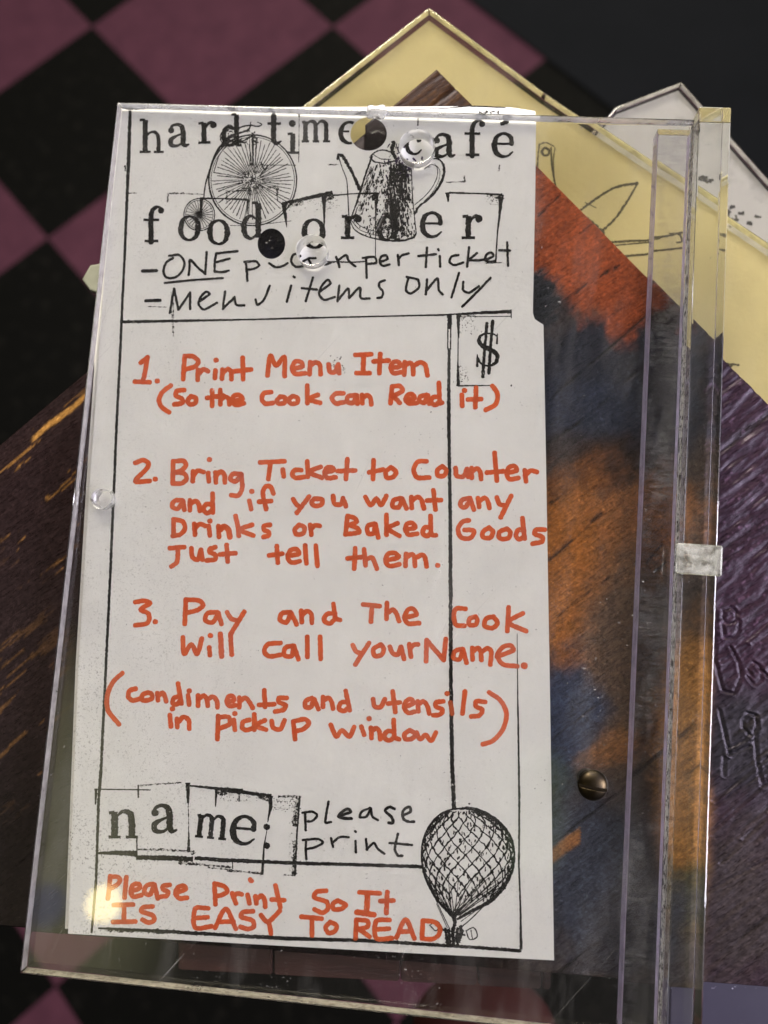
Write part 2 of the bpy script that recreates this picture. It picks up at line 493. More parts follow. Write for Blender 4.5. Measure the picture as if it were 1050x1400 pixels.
# ------------------------------------------------------------------ the writing, traced stroke by stroke
ORANGE = [
 (130, 460, 3.28125, '''205,118 236,93;234,95 226,150 215,200;178,203 245,205;*279,200;
 402,88 398,140 395,192;402,88 440,90 463,112 448,135 402,148;462,150 460,195;464,170 485,148 507,156;540,152 537,187;*543,106;
 572,148 569,190;571,166 595,145 610,157 612,192;662,95 664,192;612,158 700,148;
 773,175 787,85 812,130 848,92 850,178;885,145 930,135 925,115 898,113 883,145 900,168 942,165;965,115 962,170;964,132 990,115 1008,127 1012,170;
 340,220 302,250 287,285 297,315 332,340;400,240 366,245 362,265 390,280 393,298 355,305;430,268 415,288 425,305 450,298 452,276 430,268;
 525,242 525,312;562,240 562,305;502,276 575,265;562,285 585,270 600,282 602,305;615,290 662,280 645,262 622,268 615,292 632,308 668,300;
 790,250 757,255 748,283 765,302 798,298;830,270 815,287 825,302 850,296 852,275 830,270;885,268 868,285 880,302 907,297 908,275 885,268;
 952,220 952,300;1000,262 957,281 1010,298;
 180,567 215,555 240,568 232,592 180,650 245,648;*270,640;
 350,560 348,660;350,560 395,558 408,578 385,602 355,610;358,610 400,615 410,638 390,658 348,660;440,605 438,650;441,625 460,602 487,608;508,612 510,650;*513,552;
 540,610 542,655;541,627 565,605 580,622 582,655;655,617 618,617 607,640 630,650 655,622;656,618 660,680 642,713 610,712;
 740,565 850,560;787,565 777,640;842,597 846,628;925,600 895,600 885,620 900,635 940,630;952,560 955,630;1012,585 960,608 1018,634;
 390,735 357,737 345,762 370,773 393,742;395,738 400,778;425,735 425,780;426,752 450,738 465,752 470,783;527,705 528,790;528,757 500,752 485,775 502,793 528,778;
 692,737 700,775;*703,695;800,705 787,674 765,674 752,700 767,775;735,742 790,738;888,730 905,755 922,765;960,718 905,792;985,727 970,745 985,760 1015,755 1020,732 985,727;
 352,820 352,895;352,820 393,830 403,862 382,888 348,895;445,840 448,890;447,862 470,842 495,850;510,850 515,893;*515,828;553,850 556,900;#8:560,868 580,852 598,868 604,900;
 630,805 640,850 645,895;705,845 650,867 710,893;785,845 757,850 757,866 780,878 778,893 755,900;915,845 895,868 905,888 935,882 938,856 915,845;965,845 970,890;967,864 988,847 1008,850;
 335,950 400,945;372,950 367,1012 342,1032;432,950 437,990 460,1002 475,957;475,957 482,1002;540,945 512,955 517,970 540,980 538,1000 500,1005;590,935 595,1010;560,978 630,972;
 815,940 820,1015;780,982 840,975;865,985 915,975 905,955 877,960 864,990 882,1015 918,1008;942,937 948,1018;990,938 997,1030'''),
 (440, 460, 3.28125, '''30,125 36,158 58,160 72,128;74,125 78,165;150,83 222,80;188,82 185,165;155,164 215,165;262,78 258,165;232,112 300,108;
 308,140 350,135 345,115 322,115 309,140 322,165 360,160;372,115 370,172;371,132 395,118 408,132 410,170;410,134 440,116 463,126 474,175;
 97,255 62,257 45,277 62,300 100,295;150,262 117,270 114,293 140,298 153,267;156,264 160,302;180,262 182,300;182,278 205,262 218,277 222,305;
 315,225 308,300;315,225 350,222 363,243 330,262 313,267;320,267 350,298;378,285 417,278 405,260 384,263 376,285 392,300 427,298;470,262 442,270 437,288 460,298 473,267;476,264 482,302;
 525,208 530,300 540,297;526,272 500,273 490,295 510,308 529,292;628,262 630,312;*640,242;692,230 688,318;655,283 715,281;765,222 788,258 780,303 735,330;
 12,610 55,600 45,587 22,590 12,612 25,635 62,632;115,550 108,640;70,604 150,601;232,555 230,640;212,610 275,597;310,587 287,607 292,633 320,630 333,607 310,587;
 470,560 432,562 412,597 427,632 482,633;540,582 517,602 522,625 550,623 558,600 540,582;600,590 605,625 635,628 650,595;651,594 656,630;672,590 672,635;673,607 695,592 710,607 715,640;
 775,522 785,647;740,611 815,605;830,612 875,601 865,582 842,586 829,612 842,640 882,635;910,600 916,650;913,622 937,602 965,608;
 50,715 57,750 85,753 95,727;95,725 108,762;195,720 220,757 245,727 265,757 290,715;355,725 322,735 317,763 345,766 358,732;361,728 380,772;402,720 403,770;404,738 430,720 447,732 458,772;
 500,690 510,777;472,736 535,734;665,725 632,732 620,755 642,768 663,737;666,728 682,777;700,725 706,765;704,742 730,724 744,737 752,770;785,722 797,752 817,757;850,715 802,812;
 115,805 107,885;115,805 148,815 157,830 122,847;125,847 160,860 168,878 105,888;235,840 207,850 207,883 233,883 238,848;241,842 253,902;290,800 290,890;340,838 297,861 348,895;
 375,865 420,857 405,837 382,841 374,868 392,890 428,885;487,805 492,890 512,892;490,857 462,857 452,880 470,896 490,880;
 660,825 630,832 611,866 627,903 668,903 683,872 640,868;750,857 722,877 722,900 755,903 768,876 750,857;830,862 797,877 797,905 835,906 846,880 830,862;
 900,815 910,907;908,872 882,867 870,895 887,910 908,895;1000,867 962,867 953,885 990,900 988,920 945,930;
 150,950 145,1042;115,996 185,990;190,955 196,1027;194,1003 223,991 234,1006 247,1042;290,1005 345,990 330,972 297,976 286,1010 302,1030 348,1022;378,975 375,1030;377,993 405,976 415,992 418,1030;418,995 450,979 463,992 470,1032;*520,1027'''),
 (120, 780, 3.28125, '''213,142 255,136 280,147 237,175 273,195 268,235 213,246;*303,230;440,130 435,240;440,130 500,135 518,155 490,178 440,190;580,187 537,192 527,223 560,233 583,197;585,190 600,240;625,187 642,215 665,223;702,185 640,287;
 910,187 872,192 862,220 890,233 910,197;912,190 937,242;957,180 960,232;959,203 985,182 1003,197 1005,235;
 427,300 432,375 465,332 490,375 512,305;545,345 548,380;*550,292;#7.6:595,285 600,385;640,290 646,378;865,325 807,331 792,365 815,385 865,378;920,337 887,347 882,380 915,383 923,342;925,338 945,398;985,297 985,388;1042,297 1045,397;
 155,460 112,502 87,565 92,628 140,690;215,530 187,540 182,565 200,583 230,577;270,547 247,557 242,580 265,583 288,573 288,555 270,547;312,550 315,582;314,565 335,549 345,562 352,587;405,507 420,597;415,562 387,572 380,595 400,600 417,580;
 450,560 455,602;*455,540;495,560 495,607;496,577 520,561 533,577 538,607;538,580 560,566 578,582 582,614;625,592 657,580 648,562 630,567 624,592 637,608 662,605;680,570 680,614;681,588 705,571 723,587 740,617;792,537 795,612;768,603 837,600;
 893,572 857,572 857,590 888,605 878,625 840,633;1005,572 977,587 977,613 1000,613 1013,583;1015,577 1035,622;368,648 373,700;*380,620;400,665 402,703;403,682 430,657 453,672 455,710;
 585,652 582,757;585,660 630,657 637,688 590,710;655,670 660,715;*660,642;725,670 697,680 692,705 710,716 740,708;747,645 747,715;795,672 752,695 800,714;825,675 832,705 863,713 883,672;922,677 930,757;922,677 975,667 993,685 965,713 930,720'''),
 (440, 780, 3.28125, '''52,150 62,215 82,222;60,192 22,196 10,223 35,238 60,217;185,152 260,160;225,160 220,230;292,145 290,217;291,192 320,176 334,192 347,227;370,212 425,197 410,172 387,176 371,212 387,238 437,236;
 645,172 602,171 592,200 602,243 640,248;690,207 662,217 662,243 690,243 698,220 690,207;770,207 737,217 730,248 765,258 788,235 770,207;838,165 832,272;902,192 837,232 917,272;
 138,335 155,365 177,371;212,325 150,422;265,332 232,352 237,383 268,378 278,352 265,332;305,342 317,370 340,378 354,343;355,342 369,397;392,330 400,387;396,350 412,334 432,332;470,312 468,407;470,312 547,402;547,400 556,307;
 630,352 597,362 592,395 618,398 630,364;634,354 649,414;675,347 676,400;677,364 700,347 712,362 716,402;716,366 745,348 760,363 756,422;785,387 860,357 848,337 815,342 787,380 812,420 877,430;#9.5:908,427;
 5,567 5,612;6,585 30,572 45,592 50,620;107,540 125,627;118,592 87,592 77,620 100,630 123,612;230,577 237,610 263,613 283,577;318,542 330,635;297,597 350,592;370,612 410,597 400,577 377,587 370,615 387,638 417,633;430,587 433,632;432,604 455,587 473,607 482,642;
 545,587 512,592 511,610 543,625 532,645 500,650;577,592 585,642;*562,552;642,542 631,642;733,590 692,587 692,610 720,625 707,650 670,655;750,547 800,582 828,640 813,710 770,762 722,780;
 40,692 65,745 90,717 123,745 145,702;177,700 190,737;*212,664;220,705 223,752;222,723 245,706 258,722 262,757;322,670 327,750 347,757;322,722 292,722 280,748 302,763 325,747;395,717 372,732 374,755 400,756 423,735 395,717;425,727 442,757 465,737 490,764 512,727'''),
 (110, 1180, 3.75, '''152,67 147,130 140,182;152,70 193,72 203,90 185,113 152,130;235,72 226,177;260,147 305,127 298,107 270,112 257,147 272,172 312,165;370,107 337,117 327,150 355,163 376,117;379,110 397,182;458,112 423,117 423,135 450,148 443,168 412,172;
 492,152 542,132 530,117 502,122 487,152 505,180 547,178;687,105 692,212;687,105 738,120 753,145 725,163 692,170;777,155 797,207;783,176 802,157 827,160;857,162 867,207;#6.5:870,84 878,92;897,170 902,207;899,190 930,167 943,185 947,225;1000,115 1025,227;980,187 1045,190;
 170,215 270,213;225,215 222,300;167,302 282,300;370,222 322,227 312,247 373,270 378,293 350,306 318,290;655,232 590,232 588,330 672,325;590,282 652,278;690,332 745,235 797,337;710,301 785,300;885,247 832,252 822,275 883,295 888,325 860,338 820,327;925,267 960,302 1022,245;967,302 977,362'''),
 (370, 1180, 3.75, '''285,142 237,147 222,175 288,200 293,235 265,255 225,237;345,192 320,207 322,235 360,236 386,215 345,192;455,150 560,155;#8:497,155 492,255;#8:442,252 530,265;598,148 593,257;562,195 630,192;
 157,275 262,285;212,285 212,372;305,302 282,330 297,358 330,348 338,320 305,302;440,292 435,387;440,290 498,297 498,325 447,340;455,340 507,377;610,292 542,297 542,385 622,385;542,340 607,336;645,382 692,290 737,387;660,352 717,350;780,297 776,387;780,295 838,302 868,332 858,373 825,390 776,387'''),
]
BLACK_PEN = [
 (150, 330, 3.75, '''#4.6:168,152 240,150;305,74 355,70 382,105 373,150 335,185 292,185 276,155 290,108 325,85;405,172 409,130 412,95 450,132 490,167;490,167 497,55;545,67 538,110 538,155;538,155 575,158 610,150;545,62 655,50;540,108 615,88;#3.2:282,213 430,198 580,188;
 698,108 702,150 706,202;690,105 748,102 766,123 740,140 702,145;818,112 850,132 890,125 912,112;#4.6:185,305 258,302;308,367 320,300 330,242;330,242 352,350;352,350 412,264;412,262 412,347;460,307 513,270 495,258 467,285 456,320 482,350 550,315;
 592,257 586,300 580,347;580,345 640,287;640,285 650,325 690,328;748,298 757,325 790,300 820,228;930,227 908,310;#3.8:943,180 948,184;1042,185 1005,307;985,240 1062,247'''),
 (340, 250, 5.0, '''345,480 302,495 292,540 322,573 370,570;365,517 405,497 450,495;405,510 420,540 435,567;480,552 500,522 520,558 562,545'''),
 (420, 330, 3.75, '''148,80 158,105 165,132;158,97 200,70 213,100 247,128;#1.6:100,104 160,104 230,106 300,102;302,85 305,187;285,85 345,80 355,108 310,117;375,105 413,90 405,72 382,76 371,105 387,125 422,118;465,70 470,122;468,88 490,70 520,62;614,32 608,132;570,75 660,66;680,75 682,130;#3.6:672,40 674,46;
 775,70 742,77 730,105 752,122 800,108;830,30 820,130;870,60 827,97;827,97 880,97 930,90;920,92 955,75 945,57 920,67 913,95 930,105 965,100;1025,5 1030,125;985,45 1040,47;
 60,262 120,215 105,197 77,225 61,270 87,300 142,285;165,227 155,307;155,305 210,242 215,290;215,290 270,237 275,290 320,293;398,200 372,210 370,235 388,255 383,285 360,290;
 518,187 506,250 530,268 573,235 568,197 510,182;615,195 608,272;610,255 668,190 675,250 695,272;778,162 740,287;800,207 800,250 830,263 880,230;940,187 880,250 795,335'''),
 (310, 1060, 3.75, '''402,195 405,282;388,192 440,187 463,205 440,233 405,238;522,135 507,220 506,243 535,240;#4.2:572,210 637,187 622,172 592,187 573,212 602,220 640,222;735,167 692,187 682,213 713,213 738,172;740,170 746,210 775,230;#4.2:860,172 832,162 812,182 845,215 853,243 830,243;#4.2:905,205 943,185 938,162 907,177 902,213 922,235 960,238;
 407,332 405,380 408,430;390,332 470,327 493,345 455,368 410,378;535,322 545,367;541,347 580,317 625,318;660,337 662,395;#3.4:658,286 662,290;714,327 720,382;717,380 755,347 773,375 808,402;#3.8:878,300 862,380 880,413 900,412;835,347 950,357'''),
]
# serif printing: strokes of varying width in units of the x-height (y up, baseline 0)
GLYPH = {
 'n': [([(.2,.0),(.2,.95)],.21),([(-.02,.045),(.42,.045)],.09),([(0,.9),(.2,.94)],.1),([(.26,.76),(.45,.94),(.62,.96),(.78,.86),(.82,.6)],[.07,.1,.15,.2,.2]),([(.82,.6),(.82,.0)],.2),([(.6,.045),(1.04,.045)],.09)],
 'm': [([(.15,.0),(.15,.95)],.18),([(-.02,.045),(.32,.045)],.09),([(0,.9),(.15,.94)],.1),([(.2,.78),(.35,.95),(.5,.95),(.6,.85),(.62,.6)],[.07,.1,.14,.17,.17]),([(.62,.6),(.62,.0)],.17),([(.48,.045),(.78,.045)],.09),([(.67,.78),(.82,.95),(.97,.95),(1.08,.85),(1.1,.6)],[.07,.1,.14,.17,.17]),([(1.1,.6),(1.1,.0)],.17),([(.95,.045),(1.28,.045)],.09)],
 'h': [([(.25,.0),(.25,1.5)],.2),([(0,.045),(.5,.045)],.09),([(.0,1.5),(.25,1.5)],.1),([(.3,.76),(.5,.94),(.68,.95),(.82,.83),(.86,.55)],[.07,.1,.13,.15,.15]),([(.86,.55),(.86,.0)],[.15,.17]),([(.64,.045),(1.1,.045)],.09)],
 'r': [([(.28,.0),(.28,.95)],.2),([(0,.045),(.56,.045)],.1),([(.04,.92),(.28,.95)],.1),([(.32,.62),(.45,.86),(.6,.95),(.72,.9)],[.07,.1,.13,.16]),([(.72,.83)],.25)],
 'a': [([(.13,.72)],.22),([(.08,.74),(.18,.92),(.4,.98),(.6,.88),(.66,.62)],[.1,.1,.12,.18,.2]),([(.66,.62),(.66,.18),(.74,.05),(.9,.1)],[.2,.2,.16,.07]),([(.64,.58),(.34,.46),(.11,.3),(.12,.1),(.32,.03),(.52,.1),(.64,.24)],[.06,.1,.18,.18,.12,.08,.06])],
 'e': [([(.1,.56),(.82,.56)],.08),([(.82,.56),(.8,.8),(.62,.96),(.42,.98),(.2,.84),(.1,.5),(.2,.17),(.44,.03),(.66,.06),(.86,.22)],[.16,.16,.12,.1,.15,.2,.18,.12,.09,.06])],
 'c': [([(.72,.74)],.2),([(.78,.72),(.7,.92),(.46,.98),(.2,.82),(.1,.5),(.2,.17),(.44,.03),(.66,.06),(.84,.24)],[.12,.1,.1,.15,.2,.18,.12,.09,.06])],
 'o': [([(.45,.99),(.18,.85),(.09,.5),(.18,.15),(.45,.01),(.72,.15),(.81,.5),(.72,.85)],[.08,.15,.2,.15,.08,.15,.2,.15],True)],
 'd': [([(.6,.84),(.4,.97),(.18,.82),(.1,.48),(.2,.12),(.42,.03),(.62,.2)],[.07,.1,.16,.2,.16,.1,.07]),([(.7,.06),(.7,1.5)],.2),([(.45,1.5),(.7,1.5)],.1),([(.7,.045),(.95,.045)],.09)],
 't': [([(.3,1.28),(.3,.2),(.42,.06),(.62,.16)],[.2,.2,.15,.06]),([(.02,.94),(.62,.94)],.1)],
 'i': [([(.3,.0),(.3,.95)],.2),([(.02,.045),(.58,.045)],.1),([(.06,.92),(.3,.95)],.1),([(.28,1.42)],.27)],
 'f': [([(.34,.0),(.34,1.2),(.44,1.46),(.62,1.55),(.76,1.5)],[.2,.19,.15,.11,.1]),([(.78,1.4)],.22),([(.05,.045),(.66,.045)],.1),([(.0,.98),(.7,.98)],.1)],
 ':': [([(.2,.2)],.26),([(.2,.85)],.26)],
}
STAMPED = [
 ('h',191,209,30,0),('a',230,200.5,31,0),('r',271,196.5,30,-2),('d',303,200,29,0),('t',365,198,31,0),('i',391.5,210,29,0),('m',413,194.5,30,0),('e',463,196.5,30,0),
 ('c',553,206,27,0),('a',593,215,32,0),('f',635,213,31,0),('e',672.5,215,33,0),
 ('f',196,331,31,0),('o',243,327.5,33,4),('o',284,334,33,0),('d',330,327,33,0),('o',413,335,35,0),('r',466,326.5,33,0),('d',515,329,34,0),('e',574,324.5,34,0),('r',631,326.5,33,0),
 ('n',149,1146,38,0),('a',207,1138.5,38,0),('m',267,1144.5,33,6),('e',313,1153,39,5),
]
# printed rules and stamp-block edges: points in the drawing, width(s), 0 solid / 1 worn
RULES = [
 ([(178,151),(177,180),(175.5,226),(174,262)],[4.5,5,5,4],0),([(174,262),(170,360),(166,440),(165,470)],[4.2,3.6,3.6,3.4],0),([(165,470),(160,567),(155.5,673),(151,780)],3.8,0),
 ([(151,780),(144.5,917),(138,1054)],[3.8,3.8,4.2],0),([(138,1054),(135,1090),(131.5,1200),(127.5,1250),(125,1276)],[4.6,4,3.8,3.6,3],0),
 ([(171,226),(171,234)],3,1),([(174,264),(187,264)],2,1),
 ([(166,148),(180,149),(225,147),(272,146),(322,144)],[2,3.2,2.5,3,1],1),([(162,143),(240,144),(330,149),(372,151)],1.6,1),
 ([(364,144),(364,155)],2.5,0),([(409,145),(409,160)],2.4,0),([(409,160),(408.5,222)],1.2,1),([(610.5,150),(610.5,158)],2.6,0),
 ([(560,144),(610,142),(642,139),(692,141)],[1,1.2,2,1.6],0),([(655,147),(682,147.5)],3.4,1),([(682,145),(682,150)],2,0),([(572,158),(600,157)],1.6,1),([(572,157),(571,172)],2.4,1),
 ([(166,440),(257,438.5),(337,437),(430,434.5)],[4.4,3.6,2.4,3],0),([(430,434.5),(520,432.5),(607,430.5),(630,429)],[2.6,2.2,2.6,2],0),([(628,429.5),(660,427.5),(699,426)],[3.2,4.2,5],0),([(650,433),(699,432.5)],1.2,0),([(699,423),(699,435)],1.6,0),
 ([(615,431),(614.5,450)],[6.5,6],0),([(612.3,450),(612.2,478)],1.8,0),([(616.2,450),(616,478)],1.8,0),([(614,476),(613.5,565),(614.5,640),(615.5,700)],[4,5.2,4.6,5],0),([(615.5,700),(616,780),(616.5,932),(618,1040),(620.5,1106)],[5,5.4,5.2,5.6,6],0),
 ([(626.5,430),(627,462)],[6,2],0),([(628,432),(650,432)],[5,1],1),([(626.4,462),(626,500)],[1.4,1.6],0),([(626,495),(626.5,528)],[2,5],0),([(626,527.5),(672,527)],[2.4,1.4],0),([(698,527),(700,527)],2.4,0),
 ([(707,866),(708,963)],[1,2],0),([(708,963),(710,1090),(709.5,1184),(711.5,1240)],[2.4,3,2.6,2.4],0),([(711.5,1240),(712.5,1298)],[2.6,4],0),
 ([(309,1176),(401,1180),(500,1182.5),(578,1185)],[5.6,5,5,5],0),([(266,1173),(312,1176.5)],[5,5.8],0),([(134,1166.5),(160,1166),(187,1167)],[3,6.5,8],0),([(188,1161.5),(222,1161.5),(262,1164.5)],[2.2,3,3],1),([(186,1172),(225,1173),(264,1174.5)],[6,7,7],0),([(262,1164),(265,1168)],6,1),
 ([(187,1146),(187.3,1176)],2,0),([(257,1070),(257,1098)],[6.5,3],0),([(257.5,1098),(258,1140)],1.4,1),([(258,1138),(258,1165)],[2,5],0),([(189,1073),(189,1091)],2.4,0),([(132,1079),(206,1080)],1.8,0),([(190,1074.5),(215,1072),(248,1070)],2,1),
 ([(258,1074),(296,1078),(332,1082)],[2.4,4.5,7],0),([(296,1078),(294.5,1103)],[5,1.4],0),([(297,1083),(310,1082),(330,1083)],[8,8,5],1),([(131.5,1078),(130.5,1100)],[4.5,2],0),
 ([(310,1080),(340,1084),(371,1089)],[7,5,6],0),([(327,1080),(327,1096)],2,0),([(352,1088),(371,1094)],[3,9],1),([(370.5,1088),(369.5,1105),(366,1124)],[5,4.5,1.4],0),([(365,1135),(361,1156),(358.5,1196)],[1,2,4],0),([(310,1191),(335,1192),(359,1194.5)],[2,2,4],1),
 ([(244,1178.5),(285,1183),(318,1186)],[6,2.4,3],1),([(318,1178),(318,1188)],1.6,0),([(284,1186),(330,1191)],2,1),
 ([(410,1088),(406,1140),(403,1198)],[2.6,2.4,3],0),([(380,1089),(410,1089)],3,1),([(408,1090),(403,1130)],7,1),([(404,1150),(402,1196)],6,1),([(388,1196),(403,1197)],2,1),
 ([(143,1271),(190,1272.5),(243,1274)],5.4,1),([(134,1269),(190,1271.5),(243,1274.5),(320,1279),(390,1283)],[3,4,5,5.4,5.6],0),([(388,1283),(498,1286),(605,1292.5),(660,1296),(713,1300)],[5.4,5,4.6,4.8,5],0),
 ([(386,278.5),(420,271),(455,263)],[4.5,5,5.5],0),([(388,283),(415,277)],5,1),([(387,277),(389.5,290),(392,311)],[6,5,1],0),([(443,267),(443.2,285),(443.4,314)],[8,4,1],0),([(446,272),(456,268)],6,1),
 ([(446,268),(480,265),(515,264)],[2,1.6,3],0),([(514.5,263),(514,285),(513.5,300),(513.3,354)],[7,3,1.6,1.2],0),([(508,267),(514,274)],5,1),([(448,359),(516,359)],1,1),
 ([(612,263),(613,276)],[6.5,2],0),([(614,263.5),(650,264.5),(687,266)],[3,2,3],0),([(670,267),(684,270)],[2,6],1),([(685,266),(684,285),(680,320),(677.5,359)],[8,4,2,2.4],0),([(664,360),(686,359)],1.2,0),
 ([(229.5,264),(229,277)],[3,1.4],1),([(229,264.5),(244,264.5),(278,265.8)],[2.4,2.4,1.2],1),([(274,271),(300,271.5),(338,273)],[3,1.8,3],0),([(339,272),(337.5,293)],[4,1.6],0),([(275,270),(275,296)],[4.6,3],0),
 ([(310,260),(310,276)],2,1),([(310,262),(342,260)],2.6,1),([(366,256),(380,255)],3,1),([(379,256),(379.5,276)],[4,1.4],1),
 ([(237,398),(237,460)],1.6,1),([(234,399),(236,455)],1.2,1),([(202,419),(228,420)],1.2,1),([(590,228),(575,229)],1,1),([(610,249),(636,248.5)],1.6,1),([(634,240),(636,249)],2.6,1),([(683,225),(682,234)],[1.6,2.6],1),([(448,225),(463,225)],1.6,1),
]


def balloon(ink):
    s, x0, y0 = 5.833, 560, 1090
    g = lambda p: (x0 + p[0] / s, y0 + p[1] / s)
    Lf = [(345,94),(250,132),(160,222),(108,340),(95,450),(106,580),(150,700),(232,832),(345,955)]
    Rt = [(345,94),(480,90),(605,125),(720,205),(802,312),(835,430),(822,570),(755,715),(640,830),(500,905),(385,970)]
    ink.stroke([g(p) for p in Lf], [2.5,2.6,2.2,2.2,2.2,2.2,2.6,4,4], 0.16)
    ink.stroke([g(p) for p in Rt], [2.6,4.5,4.8,4.2,3.4,2.6,3.4,4.2,6,5,3.5], 0.16)
    def interp(P, y):
        ys = [p[1] for p in P]; xs = [p[0] for p in P]
        return float(np.interp(y, ys, xs))
    def net(u, y):
        l, r = interp(Lf, y), interp(Rt, max(94, y))
        return (l + r) / 2 + (r - l) / 2 * math.sin(u * math.pi / 2)
    for sgn in (1, -1):
        for k in np.arange(-2.6, 2.7, 0.205):
            pts = []
            for y in np.arange(112, 800, 22):
                u = k + sgn * (y - 400) / 620.0
                if -0.97 < u < 0.97:
                    pts.append(g((net(u, y) + rng.normal(0, 2.5), y + rng.normal(0, 2.5))))
                else:
                    if len(pts) > 2: ink.stroke(pts, [1.25 + 0.9 * abs(rng.normal()) for _ in pts], 0.25, cap=False)
                    pts = []
            if len(pts) > 2: ink.stroke(pts, [1.25 + 0.9 * abs(rng.normal()) for _ in pts], 0.25, cap=False)
    # knots and shading towards the rim
    for _ in range(620):
        u = rng.uniform(-0.97, 0.97); y = rng.uniform(110, 820)
        if abs(u) < 0.62 and rng.random() < 0.6 and y < 620: continue
        if y > 620 and rng.random() < 0.3: continue
        a = g((net(u, y), y)); dy = rng.uniform(2, 5)
        ink.stroke([a, (a[0] + rng.normal(0, 0.8), a[1] + dy)], rng.uniform(1.0, 2.3), 0.3)
    for k in range(13):
        u = -0.85 + k * 0.142
        y1 = 690 + 60 * (1 - u * u) * 0 + 25 * math.sin(k * 2.1)
        ink.stroke([g((net(u, y1), y1)), g((360 + u * 40 + 6, 940))], [0.9, 1.5], 0.25)
    for u in (-0.6, -0.3, 0.1, 0.35, 0.6, 0.8):
        ink.stroke([g((net(u, 640), 640)), g((350 + u * 60, 900)), g((355, 985))], [0.8, 1.6, 2.4], 0.25)
    ink.stroke([g((205,810)), g((260,925)), g((320,1050))], 1.2, 0.2)
    ink.stroke([g((215,850)), g((300,1040))], 1.0, 0.2)
    ink.stroke([g((580,880)), g((500,960)), g((420,1030))], 1.6, 0.2)
    ink.stroke([g((540,895)), g((410,990))], 1.2, 0.2)
    ink.stroke([g((350,930)), g((362,1000)), g((345,1060))], [6, 5, 5], 0.2)
    for a, b, w in (((285,1050),(300,1165),4),((310,1060),(325,1175),4.5),((345,1070),(350,1180),5),((380,1050),(380,1175),5),((410,1030),(395,1150),4.5),((420,1060),(405,1120),4),((280,1055),(440,1100),2.4)):
        ink.stroke([g(a), g(b)], w, 0.25)
    ink.stroke([g(p) for p in ((450,1065),(510,1040),(540,1110),(480,1135),(450,1065))], 1.7, 0.2)
    ink.stroke([g(p) for p in ((490,1060),(500,1125))], 1.5, 0.2)
    ink.stroke([g(p) for p in ((160,1020),(215,985),(240,1010),(210,1065),(160,1020))], 1.5, 0.2)
    ink.stroke([g((245,1030)), g((270,1060))], 2.4, 0.2)
    ink.stroke([g((476,52))], 2.4)


def bicycle(ink):
    cx, cy, rx, ry = 345.5, 246.5, 60, 62
    el = lambda r, a, cx=cx, cy=cy, rx=rx, ry=ry: (cx + rx * r * math.cos(a), cy + ry * r * math.sin(a))
    ink.stroke([el(1, 2*math.pi*k/40) for k in range(40)], [2.4 if 10 < k < 32 else 1.9 for k in range(40)], 0.15, close=True)
    ink.stroke([el(.95, 2*math.pi*k/40) for k in range(40)], 1.0, 0.15, close=True)
    for k in range(56):
        a = 2 * math.pi * (k + rng.normal(0, .12)) / 56
        r1 = rng.uniform(.80, .95); r0 = rng.uniform(.12, .24)
        ink.stroke([el(r0, a + .05), el((r0+r1)/2, a + .02), el(r1, a)], [1.15, 1.0, 1.2], 0.35, cap=False)
        if k % 2: ink.stroke([el(.30, a+.03), el(.62, a+.03)], 0.8, 0.3, cap=False)
    for _ in range(150):
        r = abs(rng.normal(0, .17)); a = rng.uniform(0, 6.28); p = el(r, a)
        ink.stroke([p, (p[0] + rng.normal(0, 1.4), p[1] + rng.normal(0, 1.4))], rng.uniform(.7, 1.5), 0.3)
    c2 = (272.5, 293.5)
    ink.stroke([el(1, 2*math.pi*k/24, c2[0], c2[1], 21, 22) for k in range(24)], 1.5, 0.2, close=True)
    ink.stroke([el(1, 2*math.pi*k/24, c2[0], c2[1], 18.6, 19.6) for k in range(24)], .8, 0.2, close=True)
    for k in range(26):
        a = 2*math.pi*k/26
        ink.stroke([el(.08, a, c2[0], c2[1], 20, 21), el(.95, a, c2[0], c2[1], 20, 21)], .9, 0.3, cap=False)
    ink.stroke([c2], 4.5, 0.3)
    ink.stroke([(276,272),(274,290),(272,294)], 2.6, .25)
    # backbone, saddle, bars
    ink.stroke([(308,192),(296,208),(287,232),(281,252),(278.5,270)], [3.4,3,2.6,2,1.6], 0.15)
    ink.stroke([(311,197),(300,212),(292,236)], 1.2, 0.2)
    ink.stroke([(345.5,184),(345.5,200),(345.5,226)], [3.2,2.2,1.8], 0.3); ink.stroke([(341,186),(342.5,226)], 1.1, .3); ink.stroke([(350,188),(349,226)], 1.1, .3)
    ink.stroke([(338,225.7),(404,225.7)], 1.0, 0.3); ink.stroke([(357,222),(362,232),(366,226)], 2.2, .3)
    ink.stroke([(307,177),(302,183),(301.5,191),(306,199)], 1.6, .3)
    ink.stroke([(308,194),(316,186),(330,181),(340,177),(343,167)], [5,4,2.6,2.4,1.6], .25)
    ink.stroke([(310,190),(325,195),(345,186)], 2.2, .3); ink.stroke([(304,197),(318,199),(330,190)], 2.6, .3)
    ink.stroke([(312,174),(320,177),(332,173),(343,171),(352,173),(358,170),(352,167)], [3,2.6,2,2.6,2,1.6,1.2], .25)
    for _ in range(45):
        x, y = rng.uniform(305, 350), rng.uniform(178, 199)
        ink.stroke([(x, y), (x + rng.normal(0, 3), y + rng.normal(0, 1.6))], rng.uniform(.8, 1.8), .3)
    ink.stroke([(315,308.5),(345,308),(398,302)], .8, .3)


